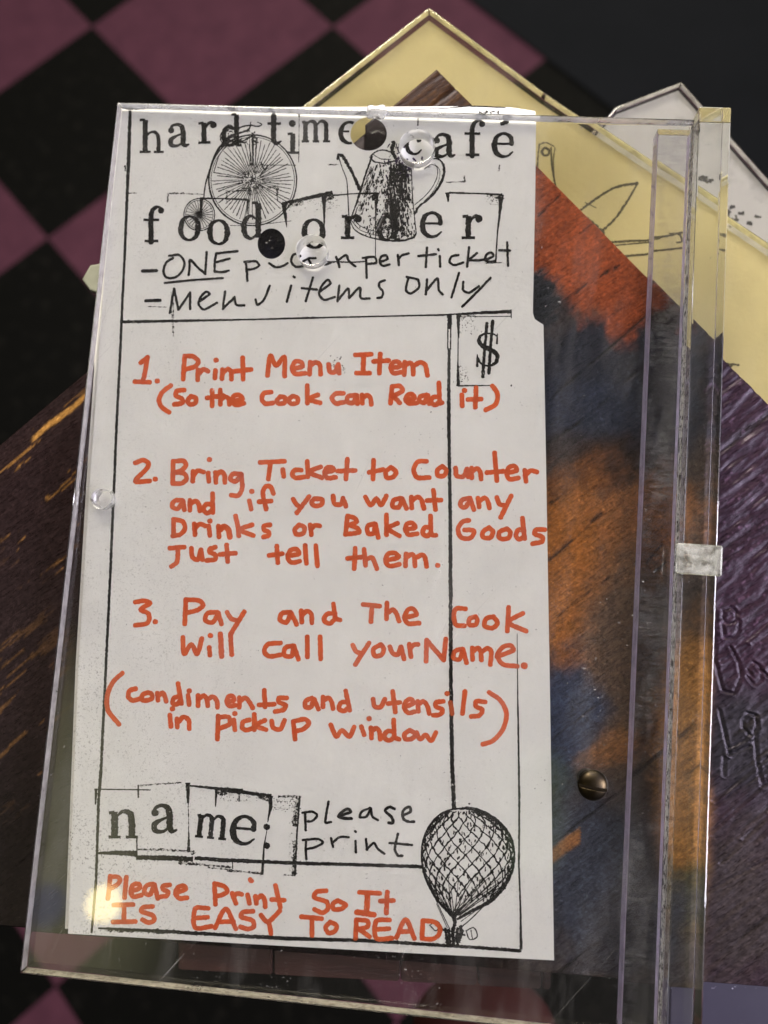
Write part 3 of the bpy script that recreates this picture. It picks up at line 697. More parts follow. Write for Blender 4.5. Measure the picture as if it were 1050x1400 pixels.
def coffee_pot(ink):
    ink.stroke([(463,214),(468,230),(474,246),(477,296)], [1.6,1.4,1.4,1.8], .15)
    ink.stroke([(462,217),(463,211.5),(468,213),(475,224),(484,241),(491,258)], [4,4,5,4.6,4.4,5], .2)
    ink.stroke([(508.6,214),(500,238),(493,261),(486,282),(479,300)], [3,2.4,3.4,2.4,1.6], .2)
    ink.stroke([(479,303),(484,313),(496,321),(512,326),(530,329),(552,328.5),(566,324),(569,318)], [1.4,1.4,2,2,2.2,3,3,2], .2)
    ink.stroke([(480,296),(493,309),(512,316),(532,319)], 1, .3); ink.stroke([(479,300),(492,314),(512,321),(530,324)], 1, .3)
    ink.stroke([(562,220),(563,245),(564,270),(567,300),(569,320)], [1.4,1.4,1.6,1.6,1.6], .2)
    ink.stroke([(507,213),(515,207),(525,205),(535,209),(540,216)], 1.8, .25); ink.stroke([(506,215),(512,221),(526,223),(540,220)], 2.2, .25)
    ink.stroke([(510,211),(520,217),(534,218)], 1.1, .3)
    ink.stroke([(575,228),(586,219),(598,217),(606,225),(606.5,240),(600,255),(588,270),(572,283),(567,292)], [2.4,2,2.2,3.6,4,3.6,3.4,3,4], .2)
    ink.stroke([(580,231),(590,225),(597,228),(598,240),(591,256),(579,270),(567,280)], [1.2]*7, .2)
    ink.stroke([(594,224),(601,232),(600,246),(592,262),(580,275)], .8, .3)
    def xl(y): return float(np.interp(y, [214, 261, 300, 322], [509, 493, 481, 492]))
    # engraved shading: short vertical hatch, dense in a dark band right of the middle
    for _ in range(1300):
        y = rng.uniform(222, 322); u = rng.beta(3.2, 1.9)
        xr = float(np.interp(y, [220, 270, 320], [562, 564, 568])); x = xl(y) + (xr - xl(y)) * u
        if 0.30 < u < 0.5 and rng.random() < .6: continue
        L = rng.uniform(1.5, 5.5)
        ink.stroke([(x, y), (x - (0.6 - u) * L * .35, min(326, y + L))], rng.uniform(.8, 2.0), .35, cap=False)
    for k in range(26):
        x = 541 + rng.normal(0, 5.5); y = rng.uniform(222, 300)
        ink.stroke([(x, y), (x + 2, y + rng.uniform(10, 26))], rng.uniform(1.5, 3.2), .35)
    for k in range(70):
        y = rng.uniform(225, 300); x = xl(y) + rng.uniform(2, 12); L = rng.uniform(3, 9)
        ink.stroke([(x, y), (x - L * .33, y + L)], rng.uniform(.6, 1.3), .3, cap=False)
    ink.stroke([(538,195),(536,205),(541,216)], [6,5,5], .2)


def dollar(ink):
    s, x0, y0 = 7.0, 600, 415
    g = lambda p: (x0 + p[0] / s, y0 + p[1] / s)
    ink.stroke([g(p) for p in ((555,310),(515,290),(450,288),(400,310),(384,350),(405,395),(465,428),(530,462),(560,505),(550,555),(505,590),(440,592),(395,565),(372,525))], [2,2.4,2.6,3.8,5.4,6.2,6.6,6.6,6,5.2,3.6,2.6,3,4.2], .1)
    ink.stroke([g((560,290)), g((556,380))], [1.4, 3.2], .1); ink.stroke([g((368,490)), g((368,598))], [1.6, 3.6], .1)
    ink.stroke([g((515,168)), g((495,420)), g((478,665))], [4.8,4,5], .12); ink.stroke([g((460,190)), g((440,420)), g((420,700))], [4.6,4,4.8], .12)


def stamped(ink):
    for ch, x, y, h, r in STAMPED:
        cr, sr = math.cos(math.radians(r)), math.sin(math.radians(r))
        for st in GLYPH[ch]:
            pts = []
            for gx, gy in st[0]:
                dx, dy = gx * h, -gy * h
                pts.append((x + dx * cr - dy * sr, y + dx * sr + dy * cr))
            wd = st[1]; k = h * 1.2
            wd = [q * k for q in wd] if hasattr(wd, '__len__') else wd * k
            straight = len(pts) == 2
            ink.stroke(pts, wd, 0.09, smooth=not straight, cap=not straight or len(pts) == 1, close=len(st) > 2)
    ink.stroke([(686,169),(693,167)], [5, 6], .15)          # accent over the e
    ink.stroke([(364.7,1130.5)], 9, .1); ink.stroke([(364.7,1156)], 9, .1)


def speckle(ink, n, box, r=(0.6, 1.3)):
    for _ in range(n):
        x, y = rng.uniform(box[0], box[2]), rng.uniform(box[1], box[3])
        ink.stroke([(x, y), (x + rng.normal(0, .6), y + rng.normal(0, .6))], rng.uniform(*r), .3)
# ------------------------------------------------------------------ the floor far below
FO = np.array([-0.6607773931889134, 0.9549943671201713, -1.1405841458095445])
FA = np.array([0.7135059310957826, -0.6880708098247293, 0.13216598260627166])
FB = np.array([-0.7004230792273799, -0.7052625250630352, 0.10960055121826151])
FN = -np.cross(FA, FB)
FN = FN / np.linalg.norm(FN) * (1 if np.cross(FA, FB)[2] < 0 else -1)


def floor_hit(px, py):
    d = ray(px, py)
    return CAM + d * (((FO - CAM) @ FN) / (d @ FN))


t = NT('checker_tiles')
sep = t.node('ShaderNodeSeparateXYZ'); t.l.new(t.tc.outputs['Object'], sep.inputs[0])
cmb = t.node('ShaderNodeCombineXYZ'); t.l.new(sep.outputs['X'], cmb.inputs['X']); t.l.new(sep.outputs['Y'], cmb.inputs['Y']); cmb.inputs['Z'].default_value = 0.5
ck = t.node('ShaderNodeTexChecker'); ck.inputs['Scale'].default_value = 1.0
t.l.new(cmb.outputs[0], ck.inputs['Vector'])
mott = t.noise(7, 6, 0.7)
blk = t.mix(t.ramp(t.noise(14, 4, 0.7), 0.55, 0.75), (0.0022, 0.0022, 0.0020), (0.0075, 0.007, 0.006))
red = t.mix(t.ramp(mott, 0.3, 0.7), (0.053, 0.0195, 0.030), (0.036, 0.0135, 0.0215))
t.set(Base_Color=t.mix(ck.outputs['Fac'], blk, red), Roughness=0.55); t.p.inputs['Specular IOR Level'].default_value = 0.02
TILES = t.m
me = mesh_from('floor', [(-14, -14, 0), (14, -14, 0), (14, 14, 0), (-14, 14, 0)], [(0, 1, 2, 3)])
fl = link('floor', me, TILES)
mw = Matrix(((FA[0], FB[0], FN[0]), (FA[1], FB[1], FN[1]), (FA[2], FB[2], FN[2]))).to_4x4()
fl.matrix_world = Matrix.Translation(FO.tolist()) @ mw @ Matrix.Scale(0.3048, 4)
tag(fl, kind='structure')

t = NT('black_border'); t.set(Base_Color=t.mix(t.noise(9, 4, .6), (0.003, 0.0036, 0.0045), (0.005, 0.0055, 0.007)), Roughness=0.6); t.p.inputs['Specular IOR Level'].default_value = 0.02
B = [floor_hit(x, y) + FN * 0.004 for x, y in ((560, -60), (865, 172), (1300, 560), (1900, 200), (1500, -700), (700, -500))]
fb = link('floor_border', mesh_from('floor_border', B, [tuple(range(len(B)))]), t.m)
tag(fb, kind='structure')

# ------------------------------------------------------------------ value noise for the painted board
TAB = rng.random((256, 256))


def vnoise(x, y):
    xi, yi = np.floor(x).astype(int), np.floor(y).astype(int)
    fx, fy = x - xi, y - yi
    fx = fx * fx * (3 - 2 * fx); fy = fy * fy * (3 - 2 * fy)
    g = lambda a, b: TAB[a & 255, b & 255]
    return (g(xi, yi) * (1 - fx) + g(xi + 1, yi) * fx) * (1 - fy) + (g(xi, yi + 1) * (1 - fx) + g(xi + 1, yi + 1) * fx) * fy


def fbm(x, y, o=5):
    s = 0; a = 0.5
    for k in range(o):
        s = s + a * vnoise(x * 2 ** k + 17.3 * k, y * 2 ** k + 5.1 * k); a *= 0.55
    return s


def sstep(a, b, x):
    t_ = np.clip((x - a) / (b - a), 0, 1)
    return t_ * t_ * (3 - 2 * t_)


# ------------------------------------------------------------------ the painted wooden board
WZ = -0.005
WT = 0.012
apex = at(597, 95, WZ, False)[:2]
dr = at(1050, 553, WZ, False)[:2] - apex; dr /= np.linalg.norm(dr)
dl = at(0, 598, WZ, False)[:2] - apex; dl /= np.linalg.norm(dl)
b0 = at(20, 1267, WZ, False)[:2]; b1 = at(1010, 1346, WZ, False)[:2]
bd = (b1 - b0) / np.linalg.norm(b1 - b0); bn = np.array([-bd[1], bd[0]])
NS, NTT = 640, 560
Smax = 0.30
left_x = at(-140, 800, WZ, False)[0]
vs = np.zeros((NS + 1, NTT + 1, 3))
for i in range(NS + 1):
    o = apex + dr * Smax * i / NS
    tl = ((b0 - o) @ bn) / (dl @ bn)
    tx = (left_x - o[0]) / dl[0]
    te = min(tl, tx)
    tt = np.linspace(0, te, NTT + 1)
    vs[i, :, 0] = o[0] + dl[0] * tt; vs[i, :, 1] = o[1] + dl[1] * tt
vs[..., 2] = WZ
U, V = to_px(vs)
# through the clear sheet everything looks a little nearer the middle: same coordinates serve for the paint
ca, sa = math.cos(math.radians(38)), math.sin(math.radians(38))
ga = U * ca - V * sa            # along the grain (up to the right)
gc = U * sa + V * ca            # across the grain
n1 = fbm(U / 70, V / 70); n2 = fbm(ga / 260 + 9, gc / 26 + 3); n3 = fbm(ga / 60 + 31, gc / 5 + 7, 4); n4 = fbm(U / 22 + 40, V / 22 + 8)
wob = (n1 - 0.5) * 80 + (n2 - 0.5) * 30 + (n4 - .5) * 60 + (n3 - .5) * 14


def blob(cx, cy, rx, ry, soft=0.35, rot=0.0):
    c_, s_ = math.cos(rot), math.sin(rot)
    dx, dy = U - cx, V - cy
    x = (dx * c_ + dy * s_) / rx; y = (-dx * s_ + dy * c_) / ry
    d = np.sqrt(x * x + y * y) + wob / (rx + ry) * 1.6
    return 1 - sstep(1 - soft, 1 + soft, d)


def lay(colr, c_, m):
    return colr * (1 - m[..., None]) + np.array(c_) * m[..., None]


colr = np.zeros(U.shape + (3,)) + np.array([0.017, 0.0105, 0.0105])           # dark brown-black paint
right = sstep(600, 760, U)
colr = lay(colr, (0.085, 0.062, 0.050), right * 0.9)
colr = lay(colr, (0.036, 0.040, 0.055), blob(840, 530, 150, 108, .25))            # slate
colr = lay(colr, (0.032, 0.041, 0.070), blob(800, 560, 80, 40) * .8)
colr = lay(colr, (0.38, 0.085, 0.027), blob(800, 340, 150, 88, .16, .62))    # rust-red corner
colr = lay(colr, (0.034, 0.038, 0.046), blob(735, 412, 52, 40, .25))
colr = lay(colr, (0.045, 0.030, 0.026), blob(805, 640, 95, 45))
colr = lay(colr, (0.41, 0.15, 0.032), blob(775, 800, 105, 150, .35, .35))    # orange-brown band
colr = lay(colr, (0.36, 0.15, 0.055), blob(890, 720, 60, 70, .4))
colr = lay(colr, (0.13, 0.085, 0.058), blob(850, 900, 60, 180, .5))
colr = lay(colr, (0.055, 0.068, 0.115), blob(765, 985, 60, 85, .4))           # blue
colr = lay(colr, (0.28, 0.13, 0.05), blob(835, 1020, 40, 22, .6, -.6))
colr = lay(colr, (0.36, 0.17, 0.05), blob(935, 1060, 48, 210, .3))
colr = lay(colr, (0.062, 0.070, 0.10), blob(800, 1200, 90, 130, .4))
colr = lay(colr, (0.09, 0.072, 0.03), blob(930, 1230, 45, 60, .6))
colr = lay(colr, (0.075, 0.075, 0.095), blob(870, 1270, 80, 80, .4))
colr = lay(colr, (0.36, 0.16, 0.06), (1 - sstep(10, 16, np.abs(V - 1155 + (U - 770) * .72) + wob * .12)) * (U > 700) * (U < 792))   # bare splinter
pur = sstep(955, 985, U + (n1 - .5) * 20)
colr = lay(colr, (0.020, 0.0085, 0.018), pur * .95)
colr = lay(colr, (0.016, 0.0145, 0.017), pur * blob(1010, 1020, 120, 75, .5))
colr = lay(colr, (0.030, 0.023, 0.023), pur * blob(1000, 1240, 90, 130, .5))
lft = 1 - sstep(150, 330, U)
colr = lay(colr, (0.017, 0.009, 0.009), lft * (1 - sstep(620, 900, V)) * .8)
colr = lay(colr, (0.009, 0.007, 0.0065), lft * sstep(900, 1180, V))
# the bare corner near the top
colr = lay(colr, (0.026, 0.010, 0.004), (1 - sstep(135, 170, V + (n2 - .5) * 40)) * (U > 520) * (U < 700))
colr = lay(colr, (0.055, 0.025, 0.008), (1 - sstep(135, 160, V)) * sstep(.52, .62, n3) * .8)
colr = lay(colr, (0.026, 0.026, 0.050), blob(371, 345, 60, 60, .4))
# worn bare wood: flakes where the paint is gone, mostly at the left
edge = (gc - (597 * sa + 95 * ca))
flake = sstep(.685, .71, n2 * .45 + n3 * .62)
fm = blob(60, 690, 80, 80, .4) * .9 + blob(20, 600, 110, 35, .5, -.8) + blob(20, 960, 90, 130, .5) * .35
colr = lay(colr, (0.24, 0.115, 0.028), np.clip(flake * fm, 0, 1) * lft * .6)
dl_edge = np.abs((U - 597) * (598 - 95) - (V - 95) * (0 - 597)) / math.hypot(503, 597)
strip = (1 - sstep(2.5, 6, np.abs(dl_edge - 30 - (n1 - .5) * 24))) * sstep(.40, .5, fbm(ga / 90, gc / 30 + 70)) * (U < 125)
colr = lay(colr, (0.30, 0.15, 0.04), strip)
# grain darkens and lightens the paint
crack = sstep(.66, .71, fbm(ga / 330 + 51, gc / 15 + 77, 3))
colr = colr * (0.78 + 0.5 * (n3 - .25))[..., None]
colr = lay(colr, (0.010, 0.008, 0.007), crack * .75 * (U > 600))
fleck = sstep(.66, .7, fbm(ga / 14 + 5, gc / 4 + 2, 3)) * (U > 955)
colr = lay(colr, (0.12, 0.07, 0.12), fleck * .4 * (V < 900))
spk = sstep(.60, .66, fbm(U / 3.1 + 3, V / 3.1 + 8, 2)); colr = colr * (1 + .55 * spk - .25)[..., None]
CRACKS = ((748,548,833,477,887,430,1.2),(750,607,800,572,840,537,900,482,1.2),(748,493,768,474,.9),(750,766,780,740,820,703,1.6),(749,690,772,676,1.0),(752,640,785,606,.8),(762,420,800,392,845,366,.9),(735,300,765,270,.9),(760,842,830,790,1.0),(905,450,935,425,1),(880,770,900,745,1.2),(872,800,905,770,1.2))
crk = np.zeros(U.shape)
for cr_ in CRACKS:
    pts = np.array(cr_[:-1], float).reshape(-1, 2)
    for p, q in zip(pts[:-1], pts[1:]):
        d_ = q - p; h_ = np.clip(((U - p[0]) * d_[0] + (V - p[1]) * d_[1]) / (d_ ** 2).sum(), 0, 1)
        dm = np.hypot(U - p[0] - d_[0] * h_, V - p[1] - d_[1] * h_) + (n4 - .5) * 5
        crk = np.maximum(crk, np.exp(-(np.abs(dm) / cr_[-1] / 1.35) ** 2))
colr = lay(colr, (0.006, 0.005, 0.005), crk * .9)
colr = np.clip(colr, 0.0025, 1)

# relief: grain ridges, cracks and scratched letters
hgt = (n3 - .5) * 0.00012 - crk * 0.0003 - crack * 0.00022 + (n2 - .5) * 0.0002
rough_right = (U > 958)
hgt = hgt + rough_right * ((fbm(ga / 40 + 3, gc / 7 + 1, 4) - .5) * 0.0009) * (1 - .35 * sstep(880, 1000, V))
CARVE = '''978,835 978,905 988,945 1003,948 1013,925 1010,905 999,885;985,905 1000,898 1022,882;1028,925 1022,915 1030,905 1041,912 1040,930 1030,936 1022,925;1036,912 1050,925;
983,970 990,1000 997,1032;997,1032 1025,1020;996,1022 1018,1012 1022,1004;1016,985 1022,975 1034,978 1036,995 1026,1006 1017,996 1016,985;1034,985 1032,1010 1036,1045;1036,1045 1042,1075 1050,1068;
988,835 1000,830 1008,838 1005,850 993,853 988,845 990,838;988,852 990,872 1003,872 1010,862 1010,848;990,1035 989,1060;
975,1095 1050,1035;960,1115 1050,1050;970,1140 1040,1075;985,1180 1050,1115;965,1220 1050,1175;960,1190 1010,1150'''
Uf, Vf = U, V
for st in CARVE.replace('\n', '').split(';'):
    pts = np.array([tuple(map(float, q.split(','))) for q in st.split()])
    dmin = np.full(U.shape, 99.0)
    for p, q in zip(pts[:-1], pts[1:]):
        d_ = q - p; L2 = (d_ ** 2).sum()
        h_ = np.clip(((U - p[0]) * d_[0] + (V - p[1]) * d_[1]) / L2, 0, 1)
        dmin = np.minimum(dmin, np.hypot(U - p[0] - d_[0] * h_, V - p[1] - d_[1] * h_))
    hgt = hgt - 0.00042 * np.exp(-(dmin / 1.5) ** 2) + 0.00012 * np.exp(-((dmin - 3.6) / 1.6) ** 2)
# the long left side is rounded over
hgt = hgt - 0.0035 * (1 - sstep(0, 55, dl_edge)) * (U < 500)
hgt = np.where(U < 950, np.minimum(hgt, 0.00008), np.minimum(hgt, 0.0005))
vs[..., 2] += hgt
nv = (NS + 1) * (NTT + 1)
idx = np.arange(nv).reshape(NS + 1, NTT + 1)
quads = np.stack([idx[:-1, :-1], idx[:-1, 1:], idx[1:, 1:], idx[1:, :-1]], -1).reshape(-1, 4)
rim = np.concatenate([idx[0, :], idx[1:, -1], idx[-1, -2::-1], idx[-2:0:-1, 0]])
top = vs.reshape(-1, 3)
low = top[rim].copy(); low[:, 2] = WZ - WT
rl = np.arange(len(rim)); nx = (rl + 1) % len(rim)
walls = np.stack([rim[rl], nv + rl, nv + nx, rim[nx]], -1)
allv = np.concatenate([top, low]); allf = np.concatenate([quads, walls])
me = bpy.data.meshes.new('wooden_board')
me.vertices.add(len(allv)); me.vertices.foreach_set('co', allv.astype(np.float32).ravel())
me.loops.add(allf.size); me.loops.foreach_set('vertex_index', allf.astype(np.int32).ravel())
me.polygons.add(len(allf)); me.polygons.foreach_set('loop_start', np.arange(0, allf.size, 4, dtype=np.int32))
me.polygons.foreach_set('use_smooth', np.concatenate([np.ones(len(quads), bool), np.zeros(len(walls), bool)]))
me.update(); me.validate()
at_ = me.attributes.new('paint', 'FLOAT_COLOR', 'POINT')
pc = np.ones((len(allv), 4), np.float32) * .08; gls = .08 + .11 * rough_right + .12 * lft; pc[:nv, 3] = gls.ravel(); pc[:nv, :3] = colr.reshape(-1, 3); pc[nv:, :3] = colr.reshape(-1, 3)[rim] * .8
at_.data.foreach_set('color', pc.ravel())
bm = bmesh.new(); bm.from_mesh(me)
if sum(f.normal.z for f in list(bm.faces)[:2000]) < 0:
    bmesh.ops.reverse_faces(bm, faces=bm.faces)
bm.to_mesh(me); bm.free()
t = NT('painted_wood')
aw = t.node('ShaderNodeAttribute', attribute_name='paint')
rot = -math.radians(38)
fine = t.noise(1.0, 5, 0.65, stretch=(420, 2600, 900), rot=rot)
fine2 = t.noise(1100, 4, 0.7)
cc = t.mix(1.0, aw.outputs['Color'], t.mix(t.ramp(fine, 0.3, 0.7), (0.62, 0.62, 0.62), (1.38, 1.38, 1.38)), 'MULTIPLY')
cc = t.mix(1.0, cc, t.mix(t.ramp(fine2, 0.36, 0.64), (0.68, 0.68, 0.68), (1.34, 1.34, 1.34)), 'MULTIPLY')
t.set(Base_Color=cc, Roughness=t.ramp(fine, 0.3, 0.7, 0.22, 0.45))
t.p.inputs['Specular Tint'].default_value = (0.94, 0.82, 0.97, 1)
t.l.new(aw.outputs['Alpha'], t.p.inputs['Specular IOR Level'])
t.bump(t.math('ADD', fine, t.math('MULTIPLY', fine2, 0.5)), 0.00009, 0.8)
board = link('wooden_board', me, t.m)
tag(board, 'big dark painted wooden board with a pointed top and scratched letters under the clear sheet', 'board')

# ------------------------------------------------------------------ pages of clear plastic and paper fanned out underneath
def px_poly(pts, z, through=False):
    return [tuple(at(x, y, z, through)[:2]) for x, y in pts]


def inset(poly, d):
    P = np.array(poly); n = len(P)
    area2 = sum(P[i][0] * P[(i + 1) % n][1] - P[(i + 1) % n][0] * P[i][1] for i in range(n))
    sg = 1 if area2 > 0 else -1
    out = []
    for i in range(n):
        a, b, c_ = P[i - 1], P[i], P[(i + 1) % n]
        e1 = (b - a) / np.linalg.norm(b - a); e2 = (c_ - b) / np.linalg.norm(c_ - b)
        n1_ = np.array([-e1[1], e1[0]]) * sg; n2_ = np.array([-e2[1], e2[0]]) * sg
        m = (n1_ + n2_); m /= (m @ n1_)
        out.append(tuple(b + m * d))
    return out


YELLOW = acrylic('yellowed_acrylic', (0.97, 0.95, 0.84), 0.3, False)
CREAM = paper_mat('cream_paper', (0.79, 0.73, 0.56), 0.06)
WHITE2 = paper_mat('plain_paper', (0.70, 0.66, 0.63), 0.1)

zb = -0.0235
PB = px_poly([(587, 25), (330, 226), (420, 470), (800, 860), (1240, 860), (1240, 475), (1050, 347), (742, 140)], zb)
b_sheet = link('acrylic_sheet', prism('acrylic_sheet', PB, zb, zb + 0.005, 0.0006), YELLOW)
tag(b_sheet, 'yellowed clear plastic sheet with a bright glinting edge over the cream paper', 'plastic sheet', 'clear plastic sheets')
b_paper = link('cream_paper', prism('cream_paper', inset(PB, 0.0016), zb - 0.0006, zb - 0.0003), CREAM)
tag(b_paper, 'cream paper with pen sketches of a pocket knife showing behind the board', 'paper')
dz = zb - 0.00026
ik = Ink(dz, True, False)


class PageInk(Ink):
    def put(self, p, z):
        # looking down through the front sheet where it covers, then through the page's own plastic
        q = at(p[0], p[1], zb + 0.005, p[0] < 940)
        d = ray(p[0], p[1]); d = d / np.linalg.norm(d); e = d[:2] / IOR
        r = np.array([e[0], e[1], -math.sqrt(1 - e @ e)])
        return q + r * ((z - q[2]) / r[2])


ik = PageInk(dz, True, False)
Z3 = lambda s: [(700 + float(a) / 3, 100 + float(b) / 3) for a, b in (q.split(',') for q in s.split())]
for s, w in (('112,290 105,380 112,440', 1.6), ('112,292 140,284 172,300', 1.4), ('160,305 165,390 182,480', 1.8), ('176,305 170,360 176,470', 1.2),
             ('122,320 135,306 152,316 148,334 130,335 122,320', 2.4), ('260,580 330,525 420,470 515,450', 2.6), ('515,452 470,530 420,600 372,645', 2.4),
             ('262,583 300,610 350,640 372,645', 3.5), ('285,595 300,620 330,625 345,650', 5.5), ('300,590 350,630', 3.5), ('375,650 380,700 420,755', 2.6),
             ('380,695 480,688 600,683 690,665', 2.4), ('400,708 600,690', 1.4), ('420,755 520,745 620,735 690,728', 2.2), ('640,668 680,672 690,700 670,705', 2.2),
             ('300,530 345,552', 1.0)):
    ik.stroke(Z3(s), w * 1.3, .2)
ik.stroke([(980, 500), (992, 497), (1001, 500), (990, 503), (1000, 498), (1010, 499)], 3.0, .2)
ik.stroke([(991, 498), (1000, 508), (996, 520), (988, 522)], 2.6, .2)
ik.stroke([(955, 486), (966, 490), (974, 498)], 4.5, .4)
ik.build('pen_sketch', FAINT, b_paper)

zc = -0.034
PC = px_poly([(927, 122), (838, 156), (700, 330), (900, 620), (1240, 620), (1240, 433), (1050, 260)], zc)
c_sheet = link('acrylic_sheet', prism('acrylic_sheet', PC, zc, zc + 0.004, 0.0006), ACRYLIC_BAR)
tag(c_sheet, 'clear plastic sheet at the far back over plain white paper with ink smudges', 'plastic sheet', 'clear plastic sheets')
t = NT('smudged_paper')
sm = t.math('MULTIPLY', t.ramp(t.noise(90, 5, 0.65), 0.52, 0.75), 0.45)
t.set(Base_Color=t.mix(sm, (0.72, 0.68, 0.66), (0.2, 0.2, 0.2)), Roughness=0.75)
c_paper = link('white_paper', prism('white_paper', inset(PC, 0.0011), zc - 0.0006, zc - 0.0003), t.m)
tag(c_paper, 'plain white paper with dark ink smudges, rearmost behind the clear bar', 'paper')


class BackInk(PageInk):
    def put(self, p, z):
        q = at(p[0], p[1], zc + 0.004, False)
        return q + ray(p[0], p[1]) / np.linalg.norm(ray(p[0], p[1])) * 0.0 + np.array([0, 0, z - q[2]])


ik = BackInk(zc - 0.00026, False, False)
ik.stroke([(950, 250), (958, 247), (965, 252), (972, 250)], [4, 8, 7, 3], .3)
for _ in range(11):
    x, y = rng.normal(1012, 14), rng.normal(292, 10)
    ik.stroke([(x, y), (x + rng.normal(0, 4), y + rng.normal(0, 3))], rng.uniform(2, 6), .3)
ik.build('ink_smudge', FAINT, c_paper)

t = NT('dusty_blue_plastic')
fl_ = t.ramp(t.noise(420, 3, 0.6), 0.68, 0.72)
t.set(Base_Color=t.mix(fl_, t.mix(t.noise(60, 4, .6), (0.020, 0.016, 0.033), (0.04, 0.033, 0.056)), (0.5, 0.48, 0.55)), Roughness=0.45)
PD = px_poly([(905, 1300), (1260, 1300), (1260, 1520), (900, 1500)], -0.0225)
d_sheet = link('dusty_panel', prism('dusty_panel', PD, -0.0225, -0.019, 0.0006), t.m)
tag(d_sheet, 'dusty dark blue panel with pale flecks, below the bottom end of the board', 'panel')

t = NT('pale_plastic'); t.set(Base_Color=t.mix(t.noise(200, 4, .6), (0.16, 0.17, 0.13), (0.36, 0.36, 0.29)), Roughness=0.4)
PE = px_poly([(117, 386), (128, 367), (230, 350), (230, 440), (127, 401)], -0.012)
tab = link('plastic_tab', prism('plastic_tab', PE, -0.012, -0.0095, 0.0005), t.m)
tag(tab, 'small pale grey plastic corner poking out at the left edge of the clear sheet', 'plastic tab')

# reddish wooden strip made of short pieces, just below the paper
t = NT('reddish_wood'); g_ = t.noise(1.0, 4, .6, stretch=(60, 500, 200))
t.set(Base_Color=t.mix(t.ramp(g_, .3, .7), (0.022, 0.008, 0.006), (0.045, 0.015, 0.01)), Roughness=0.5); t.bump(g_, 0.0002)
RW = t.m
strip_bm = bmesh.new()
zt = -0.0185
cuts = [(243, 372), (374, 546), (548, 652), (654, 740), (742, 753)]
topl = lambda x: 1272 + (x - 243) * (1318 - 1272) / 500; botl = lambda x: 1326 + (x - 243) * (1353 - 1326) / 500
for a, b in cuts:
    q = [at(x, y, zt, True) for x, y in ((a, topl(a)), (b, topl(b)), (b, botl(b)), (a, botl(a)))]
    vt = [strip_bm.verts.new(p) for p in q]; vb = [strip_bm.verts.new(p - np.array([0, 0, .012])) for p in q]
    strip_bm.faces.new(vt[::-1]); strip_bm.faces.new(vb)
    for k in range(4):
        strip_bm.faces.new((vt[k], vt[(k + 1) % 4], vb[(k + 1) % 4], vb[k]))
bmesh.ops.recalc_face_normals(strip_bm, faces=strip_bm.faces)
bmesh.ops.bevel(strip_bm, geom=strip_bm.edges[:], offset=0.0004, segments=2, affect='EDGES')
st = link('wooden_strip', bm_mesh('wooden_strip', strip_bm), RW)
tag(st, 'reddish brown wooden strip of short pieces showing below the paper\'s bottom edge', 'wood strip')

# rounded red form of unknown identity, out of focus below the bottom edge
t = NT('dim_red'); t.set(Base_Color=t.mix(t.noise(30, 4, .6), (0.022, 0.005, 0.0045), (0.036, 0.009, 0.008)), Roughness=0.8); t.p.inputs['Specular IOR Level'].default_value = 0.1
bm = bmesh.new(); bmesh.ops.create_uvsphere(bm, u_segments=48, v_segments=24, radius=1)
sc_ = at(665, 1440, -0.16, False)
for v in bm.verts:
    x, y, z = v.co
    p = 3.0
    v.co = (sc_[0] + x * 0.031, sc_[1] + y * 0.024, sc_[2] + z * 0.02 - 0.02)
red_form = link('red_shape', bm_mesh('red_shape', bm, True), t.m)
tag(red_form, 'dim rounded red shape, out of focus below the bottom edge of the clear sheet', 'cushion')

# ------------------------------------------------------------------ the ticket
OUT = [(167, 146), (300, 143.5), (420, 142), (520, 142.5), (600, 140), (650, 139), (700, 141), (733, 146), (732, 250), (728.5, 428), (731, 436), (738, 441), (743, 444), (746, 600), (749, 780), (752, 950), (755, 1150), (757.5, 1313),
       (560, 1303), (330, 1290), (93, 1276.5), (98, 1130), (107, 914), (124, 640), (141, 400), (153, 250)]
pz = -0.00035
def hole_px(cx, cy, rx, ry, z):
    return [tuple(at(cx + rx * math.cos(a), cy + ry * math.sin(a), z, True)[:2]) for a in np.linspace(0, 2 * math.pi, 40, endpoint=False)]
holes = [hole_px(*h, -0.0002) for h in PAPER_HOLES]
ticket = link('paper_ticket', prism('paper_ticket', px_poly(OUT, -0.0002, True), pz, -0.00020, 0, holes), PAPER)
tag(ticket, 'white paper food order ticket with orange handwritten steps under the clear sheet', 'paper ticket')
UNDER = [(160, 143), (180, 141), (620, 139), (680, 146), (720, 400), (741, 1000), (745, 1290), (300, 1272), (88.5, 1270), (96, 1090), (103, 910), (119, 640), (136, 400), (148, 250)]
under = link('backing_paper', prism('backing_paper', px_poly(UNDER, -0.0006, True), -0.0009, -0.00075, 0, [hole_px(cx, cy, rx + 1, ry + 1, -0.0007) for cx, cy, rx, ry in PAPER_HOLES]), PAPER_UNDER)
tag(under, 'older white backing paper peeking out along the left edge of the ticket', 'paper')

